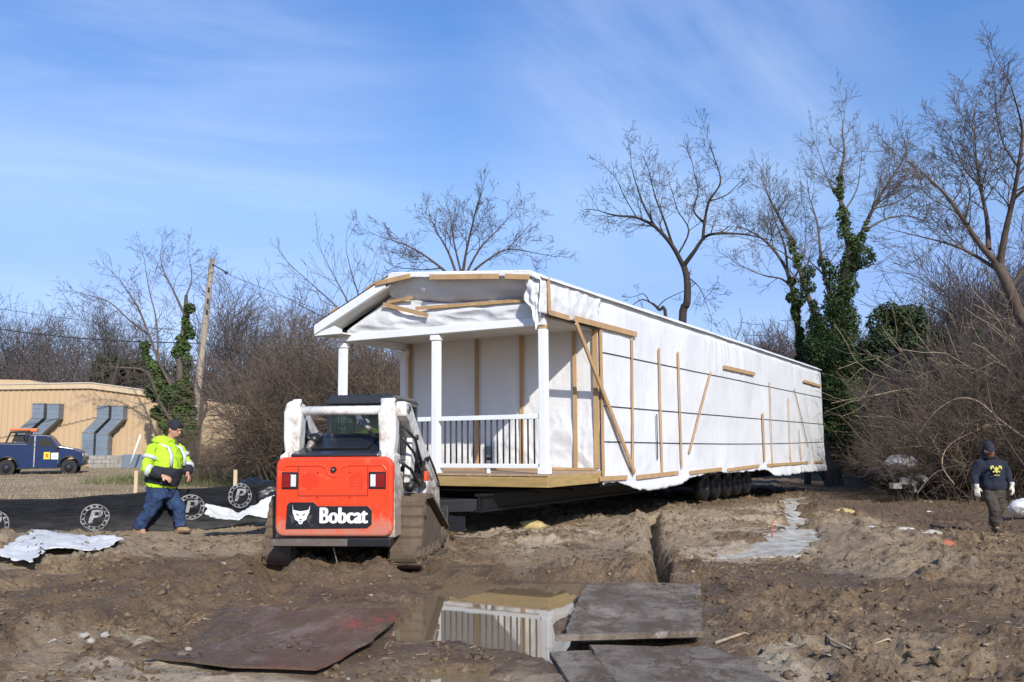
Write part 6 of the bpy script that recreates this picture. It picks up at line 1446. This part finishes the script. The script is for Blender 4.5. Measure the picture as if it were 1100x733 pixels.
# -- generic bare trees, copied as the background wood
def generic(seed, H, P, m, nm="bare_tree"):
    W = Wood(seed); p = Vector((0, 0, -.2)); r0 = H*.016
    top = W.grow(p, Vector((W.r.uniform(-.05, .05), 0, 1)), H*.95, r0, 0, P); e = empty(nm, (0, 0, 0)); W.build("branches", m, e); return e
PG = dict(step=[.9, .65, .5, .4], up=[.10, .05, .06, .05], jit=.11, rmin=.011, max=3, bare=[.22, .15, .1], kids=[2.3, 1.6, 1.3], ang=(22, 52))
gens = [generic(31, 10.5, PG, 'bark_far'), generic(32, 11.5, PG, 'bark_far'), generic(37, 9.5, PG, 'bark_far')]
GH = [max(v_.co.z for v_ in kids(g_)[0].data.vertices) for g_ in gens]
spots = [(-8, 332, 78), (22, 330, 80), (52, 342, 74), (78, 335, 82), (100, 338, 76), (128, 322, 72), (150, 330, 84), (235, 305, 72), (262, 300, 78), (288, 318, 70), (312, 345, 76), (330, 335, 66), (355, 352, 70), (425, 350, 66), (-30, 325, 72), (212, 330, 80),
         (765, 352, 66), (800, 342, 60), (832, 335, 64), (868, 310, 58), (925, 335, 58), (962, 345, 60), (1000, 320, 50), (1022, 300, 52), (1040, 270, 56), (1085, 300, 44), (1055, 285, 47), (1072, 255, 48), (1105, 240, 50), (1130, 235, 46), (1060, 330, 42), (1095, 320, 40), (1048, 250, 44), (1078, 210, 43), (1100, 200, 47), (1020, 300, 46), (945, 345, 62), (985, 340, 58), (952, 392, 31), (985, 372, 32), (1012, 338, 31), (1036, 310, 30), (1064, 330, 29), (1092, 285, 30), (1118, 300, 29)]
used = set(); ordn = ["first", "second", "third", "fourth", "fifth", "sixth", "seventh", "eighth", "ninth", "tenth", "eleventh", "twelfth", "thirteenth", "fourteenth", "fifteenth", "sixteenth", "seventeenth", "eighteenth", "nineteenth", "twentieth", "twenty first", "twenty second", "twenty third", "twenty fourth", "twenty fifth", "twenty sixth", "twenty seventh", "twenty eighth", "twenty ninth"]
lft = sorted([s_[0] for s_ in spots if s_[0] < 600]); rgt = sorted([s_[0] for s_ in spots if s_[0] > 600])
rr = random.Random(5)
for i, (px, py, Y) in enumerate(spots):
    g = gens[i % 3]; e = g if g.name not in used else copy_tree(g); used.add(g.name); x, _, zt = atY(px, py-(22 if px < 600 else 0), Y); gb_ = float(macro(np.array([x]), np.array([Y]))[0]); H = zt-gb_
    e.location = (x, Y, gb_); k = H/GH[i % 3]; e.scale = (k*1.05, k*1.05, k); e.rotation_euler = (0, 0, rr.uniform(0, 6.28))
    if px < 600: tag(e, "bare distant tree behind the warehouse and brush, %s from the left" % ordn[lft.index(px)], "tree", "distant bare trees on the left")
    else: tag(e, "bare tree in the wood beyond the house, %s counting from the house" % ordn[rgt.index(px)], "tree", "bare trees in the right hand wood")
# -- brush
def shrub(seed, H, n, m, spread=.55, rmin=.005, nm="leafless_shrub", arch=-.03, lv=2):
    W = Wood(seed); P = dict(step=[.4, .32, .25], up=[arch, .0, .0], jit=.12, rmin=rmin, max=lv, bare=[.2, .1], kids=[1.25, .9], ang=(20, 60))
    for i in range(n):
        a = W.r.uniform(0, 2*PI); rad = W.r.uniform(0, .6); W.grow(Vector((rad*math.cos(a), rad*math.sin(a), -.05)), Vector((math.cos(a)*spread*W.r.random(), math.sin(a)*spread*W.r.random(), 1)), H*W.r.uniform(.55, 1.1), .016, 0, P)
    e = empty(nm, (0, 0, 0)); W.build("stems", m, e); return e
shr = [shrub(41, 3.2, 26, 'bark_tan'), shrub(42, 3.4, 24, 'bark_brown', .9), shrub(43, 2.6, 30, 'bark_grey', .8), shrub(44, 3.6, 22, 'bark_dark', .7), shrub(45, 3.8, 7, 'stick_pale', .9)]
def put_shrubs(lst, label, group, kinds):
    for i, (x, y, k) in enumerate(lst):
        g = shr[kinds[i % len(kinds)]]; e = g if g.name not in used else copy_tree(g); used.add(g.name)
        zz = gz(x, y) if abs(x) < 24 and y < 60 else float(macro(np.array([x]), np.array([y]))[0]); e.location = (x, y, zz); e.scale = (k, k, k*rr.uniform(.85, 1.15)); e.rotation_euler = (0, 0, rr.uniform(0, 6.28)); tag(e, label, "shrub", group)
L1 = []
for i in range(30):
    px = 215+i*7.6+rr.uniform(-6, 6); Y = rr.uniform(28, 34)-(px-215)*.012; x = (px-550)/FPX*Y; L1.append((x, Y, rr.uniform(.65, .95)*(.55+.95*sstep(262, 325, px))))
put_shrubs([p_ for p_ in L1 if p_[0] < (290-550)/FPX*p_[1]], "tan leafless shrub in the brush row behind the loader's left side, before the shed", "shrubs before the shed", [0, 2])
put_shrubs([p_ for p_ in L1 if p_[0] >= (290-550)/FPX*p_[1]], "tall brown leafless shrub in the brush between the loader and the porch", "shrubs behind the loader", [0, 1, 0, 2])
R1 = []
for i in range(96):
    px = rr.uniform(922, 1150); t_ = rr.random(); Y = 26+t_*14; 
    if px < 948: Y = rr.uniform(38, 46)
    x = (px-550)/FPX*Y; R1.append((x, Y, rr.uniform(.65, 1.1)*np.interp(px, [880, 940, 975, 1020, 1095], [.50, .55, .68, .92, 1.45])))
put_shrubs(R1, "tangled brown leafless shrub in the thicket between the house end and the right edge", "shrubs of the right hand thicket", [1, 3, 2, 0, 4, 1, 3, 2])
# -- evergreens
def evergreen(name, px, py, Y, wpx, m, label, seed, n, size, cat="tree"):
    x, _, zt = atY(px, py, Y); gb_ = float(macro(np.array([x]), np.array([Y]))[0]); H = zt-gb_; R_ = wpx/FPX*Y/2; r_ = random.Random(seed); C = []; Rr = []
    for i in range(95):
        t_ = r_.random()**.8; zz = H*(.15+.78*t_); w = R_*(1-.60*max(0, t_-.45)/.55)*r_.uniform(.1, 1.)**.6; a = r_.uniform(0, 6.28); C.append((w*math.cos(a), w*math.sin(a), zz*(1-.10*(w/R_)))); Rr.append((R_*r_.uniform(.14, .30), R_*r_.uniform(.14, .30), R_*r_.uniform(.12, .24)))
    e = empty(name, (x, Y, gb_), 0, label, cat); leaves("foliage", m, C, Rr, n, size, e, seed)
    W = Wood(seed); 
    for i in range(9): c_ = C[i*4]; W.grow(Vector((0, 0, H*.1)), Vector(c_)-Vector((0, 0, H*.1)), (Vector(c_)-Vector((0, 0, H*.1))).length, .06, 1, PG)
    W.seg(Vector((0, 0, -.2)), Vector((0, 0, H*.8)), .16, .05); W.build("trunk", 'bark_dark', e); return e
evergreen("evergreen_tree", 962, 318, 40, 125, 'evergreen', "broad evergreen tree rising from the thicket right of the tallest ivy tree", 51, 44000, .07)
evergreen("evergreen_tree", 1008, 345, 43, 80, 'evergreen', "lower evergreen tree at the right shoulder of the broad one", 52, 18000, .085)
evergreen("evergreen_tree", 912, 375, 46, 70, 'dark_green', "dark evergreen tree directly behind the tallest ivy tree", 53, 14000, .09)
evergreen("evergreen_tree", 1049, 335, 36, 26, 'ivy', "narrow ivy wrapped stump in front of the right hand wood", 54, 2600, .08)
evergreen("dark_conifer", 118, 372, 68, 66, 'dark_green', "dark brownish evergreen directly behind the warehouse roof", 55, 12000, .13)
evergreen("dark_conifer", 150, 378, 66, 40, 'dark_green', "smaller dark evergreen between the warehouse roof and the ivy tree", 56, 8000, .13)
evergreen("evergreen_shrub", 405, 376, 33, 55, 'evergreen', "green leafy shrub seen through the left side of the porch", 57, 5000, .07, "shrub")
# low dark undergrowth that closes the wood: one mass nobody could count
W = Wood(61); PU = dict(step=[.6, .5, .4], up=[.02, 0, 0], jit=.14, rmin=.010, max=2, bare=[.1, .1], kids=[1.2, .7], ang=(20, 60))
for i in range(900):
    px = rr.uniform(918, 1200); Y = rr.uniform(40, 56); x = (px-550)/FPX*Y; W.grow(Vector((x, Y, -.3)), Vector((rr.uniform(-.4, .4), rr.uniform(-.4, .4), 1)), rr.uniform(2.5, 5.2)*(1+.5*sstep(950, 1080, px)), .022, 0, PU)
tag(W.build("undergrowth", 'bark_dark', None), kind="stuff")
W = Wood(62); PU2 = dict(PU); PU2['rmin'] = .02
for i in range(900):
    px = rr.uniform(-150, 560); Y = rr.uniform(62, 84); x = (px-550)/FPX*Y; W.grow(Vector((x, Y, 0)), Vector((rr.uniform(-.3, .3), rr.uniform(-.3, .3), 1)), rr.uniform(3.0, 7.5), .035, 0, PU2)
tag(W.build("undergrowth", 'bark_far', None), kind="stuff")
W = Wood(63)
for i in range(500):
    px = rr.uniform(600, 960); Y = rr.uniform(56, 74); x = (px-550)/FPX*Y; W.grow(Vector((x, Y, 0)), Vector((rr.uniform(-.3, .3), rr.uniform(-.3, .3), 1)), rr.uniform(3.0, 7.5), .03, 0, PU2)
tag(W.build("undergrowth", 'bark_far', None), kind="stuff")
# -- fallen limbs in front of the right thicket
def limbobj(pts, r0, r1, m, label, seed, side=True):
    r0 *= .55; r1 *= .55; W = Wood(seed); P = [Vector(atY(*p_)) for p_ in pts]; PP = dict(step=[.3, .25], up=[0, -.02], jit=.14, rmin=.006, max=2, bare=[.1], kids=[.8, .5], ang=(25, 60)); W.limb(P, r0, r1, PP, 1.2 if side else .3, .9, 1, .1); o = W.build("fallen_limb", m, None); tag(o, label, "fallen limb", "pale limbs lying across the thicket")
limbobj([(1100, 470, 25), (1075, 452, 25), (1052, 432, 25.3), (1030, 428, 25.6), (1010, 438, 26), (1000, 448, 26)], .055, .02, 'stick_pale', "arched pale limb high in the thicket above the man in navy", 71, False)
limbobj([(1025, 520, 24.5), (1012, 500, 25), (1020, 478, 25.2), (1050, 462, 25.5)], .045, .015, 'stick_pale', "steep pale limb rising left of the man in navy", 72)
limbobj([(960, 482, 27), (990, 480, 27.2), (1020, 484, 27.4), (1045, 480, 27.5)], .06, .03, 'stick_pale', "level pale limb lying behind the rubbish bag", 73, False)
limbobj([(985, 530, 24), (1005, 508, 24.3), (1030, 500, 24.6), (1048, 505, 25)], .04, .012, 'bark_grey', "low grey limb between the cinder blocks and the man in navy", 74)
limbobj([(1100, 500, 22.5), (1080, 470, 23), (1066, 440, 23.3), (1060, 410, 23.5)], .05, .02, 'bark_brown', "leaning brown limb behind the head of the man in navy", 75)
limbobj([(940, 425, 30), (975, 418, 30), (1010, 420, 30.3), (1018, 415, 30.4)], .05, .02, 'stick_pale', "highest level pale limb caught in the thicket", 76, False)
# ================================================================== sky and sun
SUN = Vector((.519, -1.493, 1.0)).normalized()
sel = math.asin(SUN.z); saz = math.atan2(SUN.x, SUN.y)
w = bpy.data.worlds.new("World"); sc.world = w; w.use_nodes = True; nt = w.node_tree; bg = nt.nodes["Background"]
sky = N(nt, "ShaderNodeTexSky"); sky.sky_type = 'NISHITA'; sky.sun_disc = False; sky.sun_elevation = sel; sky.sun_rotation = saz; sky.air_density = 1.0; sky.dust_density = .6; sky.ozone_density = 1.6
tc = N(nt, "ShaderNodeTexCoord")
# thin cirrus: soft streaks high in the sky
vr = N(nt, "ShaderNodeVectorRotate"); vr.rotation_type = 'Y_AXIS'; nt.links.new(tc.outputs["Generated"], vr.inputs["Vector"]); vr.inputs["Angle"].default_value = math.radians(STREAK)
mp = N(nt, "ShaderNodeMapping"); nt.links.new(vr.outputs[0], mp.inputs[0]); mp.inputs["Scale"].default_value = (2.2, 2.0, 9.0)
c1 = noise(nt, 1.0, 6, .55, mp.outputs[0], .3)
mp2 = N(nt, "ShaderNodeMapping"); nt.links.new(tc.outputs["Generated"], mp2.inputs[0]); mp2.inputs["Scale"].default_value = (1.2, 1.2, 7.0); mp2.inputs["Rotation"].default_value = (0, math.radians(12), 0)
c2 = noise(nt, 1.4, 6, .6, mp2.outputs[0], .3)
# the one brighter streak stands in this direction
def blobdir(d, k0, k1):
    dp = N(nt, "ShaderNodeVectorMath", operation='DOT_PRODUCT'); nt.links.new(tc.outputs["Generated"], dp.inputs[0]); dp.inputs[1].default_value = Vector(d).normalized()
    r_ = N(nt, "ShaderNodeMapRange"); r_.interpolation_type = 'SMOOTHSTEP'; nt.links.new(dp.outputs["Value"], r_.inputs[0]); r_.inputs[1].default_value = k0; r_.inputs[2].default_value = k1; return r_.outputs[0]
def math2(op, a, b_):
    m_ = N(nt, "ShaderNodeMath", operation=op)
    for s, v_ in zip(m_.inputs, (a, b_)):
        if isinstance(v_, (int, float)): s.default_value = v_
        else: nt.links.new(v_, s)
    return m_.outputs[0]
d1 = ray(725, 105); streak = math2('MULTIPLY', blobdir(d1, .968, 1.0), ramp(nt, c1, [(.38, 0.), (.80, 1.)]))
band = math2('MULTIPLY', ramp(nt, c2, [(.45, 0.), (.80, 1.)]), .07)
soft = math2('MULTIPLY', blobdir(ray(120, 170), .93, .998), math2('MULTIPLY', ramp(nt, c2, [(.35, 0.), (.65, 1.)]), .14))
cl = math2('MINIMUM', math2('ADD', math2('ADD', math2('MULTIPLY', streak, .34), band), soft), .9)
hz = N(nt, "ShaderNodeSeparateXYZ"); nt.links.new(tc.outputs["Generated"], hz.inputs[0])
tr_ = ramp(nt, hz.outputs[2], [(.0, (.53, .56, .68)), (.17, (.60, .63, .76)), (.26, (.79, .84, .86)), (.45, (.54, .78, .98)), (.8, (.45, .68, .95))]); tint = mixc(nt, sky.outputs[0], tr_, 1.0, 'MULTIPLY'); tint = mixc(nt, tint, (1.2, 1.23, 1.42), 1.0, 'MULTIPLY')
skyc = mixc(nt, tint, (7.5, 8.2, 9.0), cl)
nt.links.new(skyc, bg.inputs[0]); bg.inputs[1].default_value = SKYS
sl = bpy.data.lights.new("sun", 'SUN'); sl.energy = SUNS; sl.angle = math.radians(.53); sl.color = (1.0, .95, .87)
so = bpy.data.objects.new("sun", sl); COL.objects.link(so); so.rotation_euler = SUN.to_track_quat('Z', 'Y').to_euler()
sc.view_settings.view_transform = 'Standard'; sc.view_settings.look = 'None'; sc.view_settings.exposure = EXPO; sc.view_settings.gamma = 1; sc.view_settings.use_curve_mapping = False
sc.cycles.max_bounces = 6; sc.cycles.transparent_max_bounces = 8; sc.cycles.use_denoising = True
sc.cycles.caustics_reflective = False; sc.cycles.caustics_refractive = False
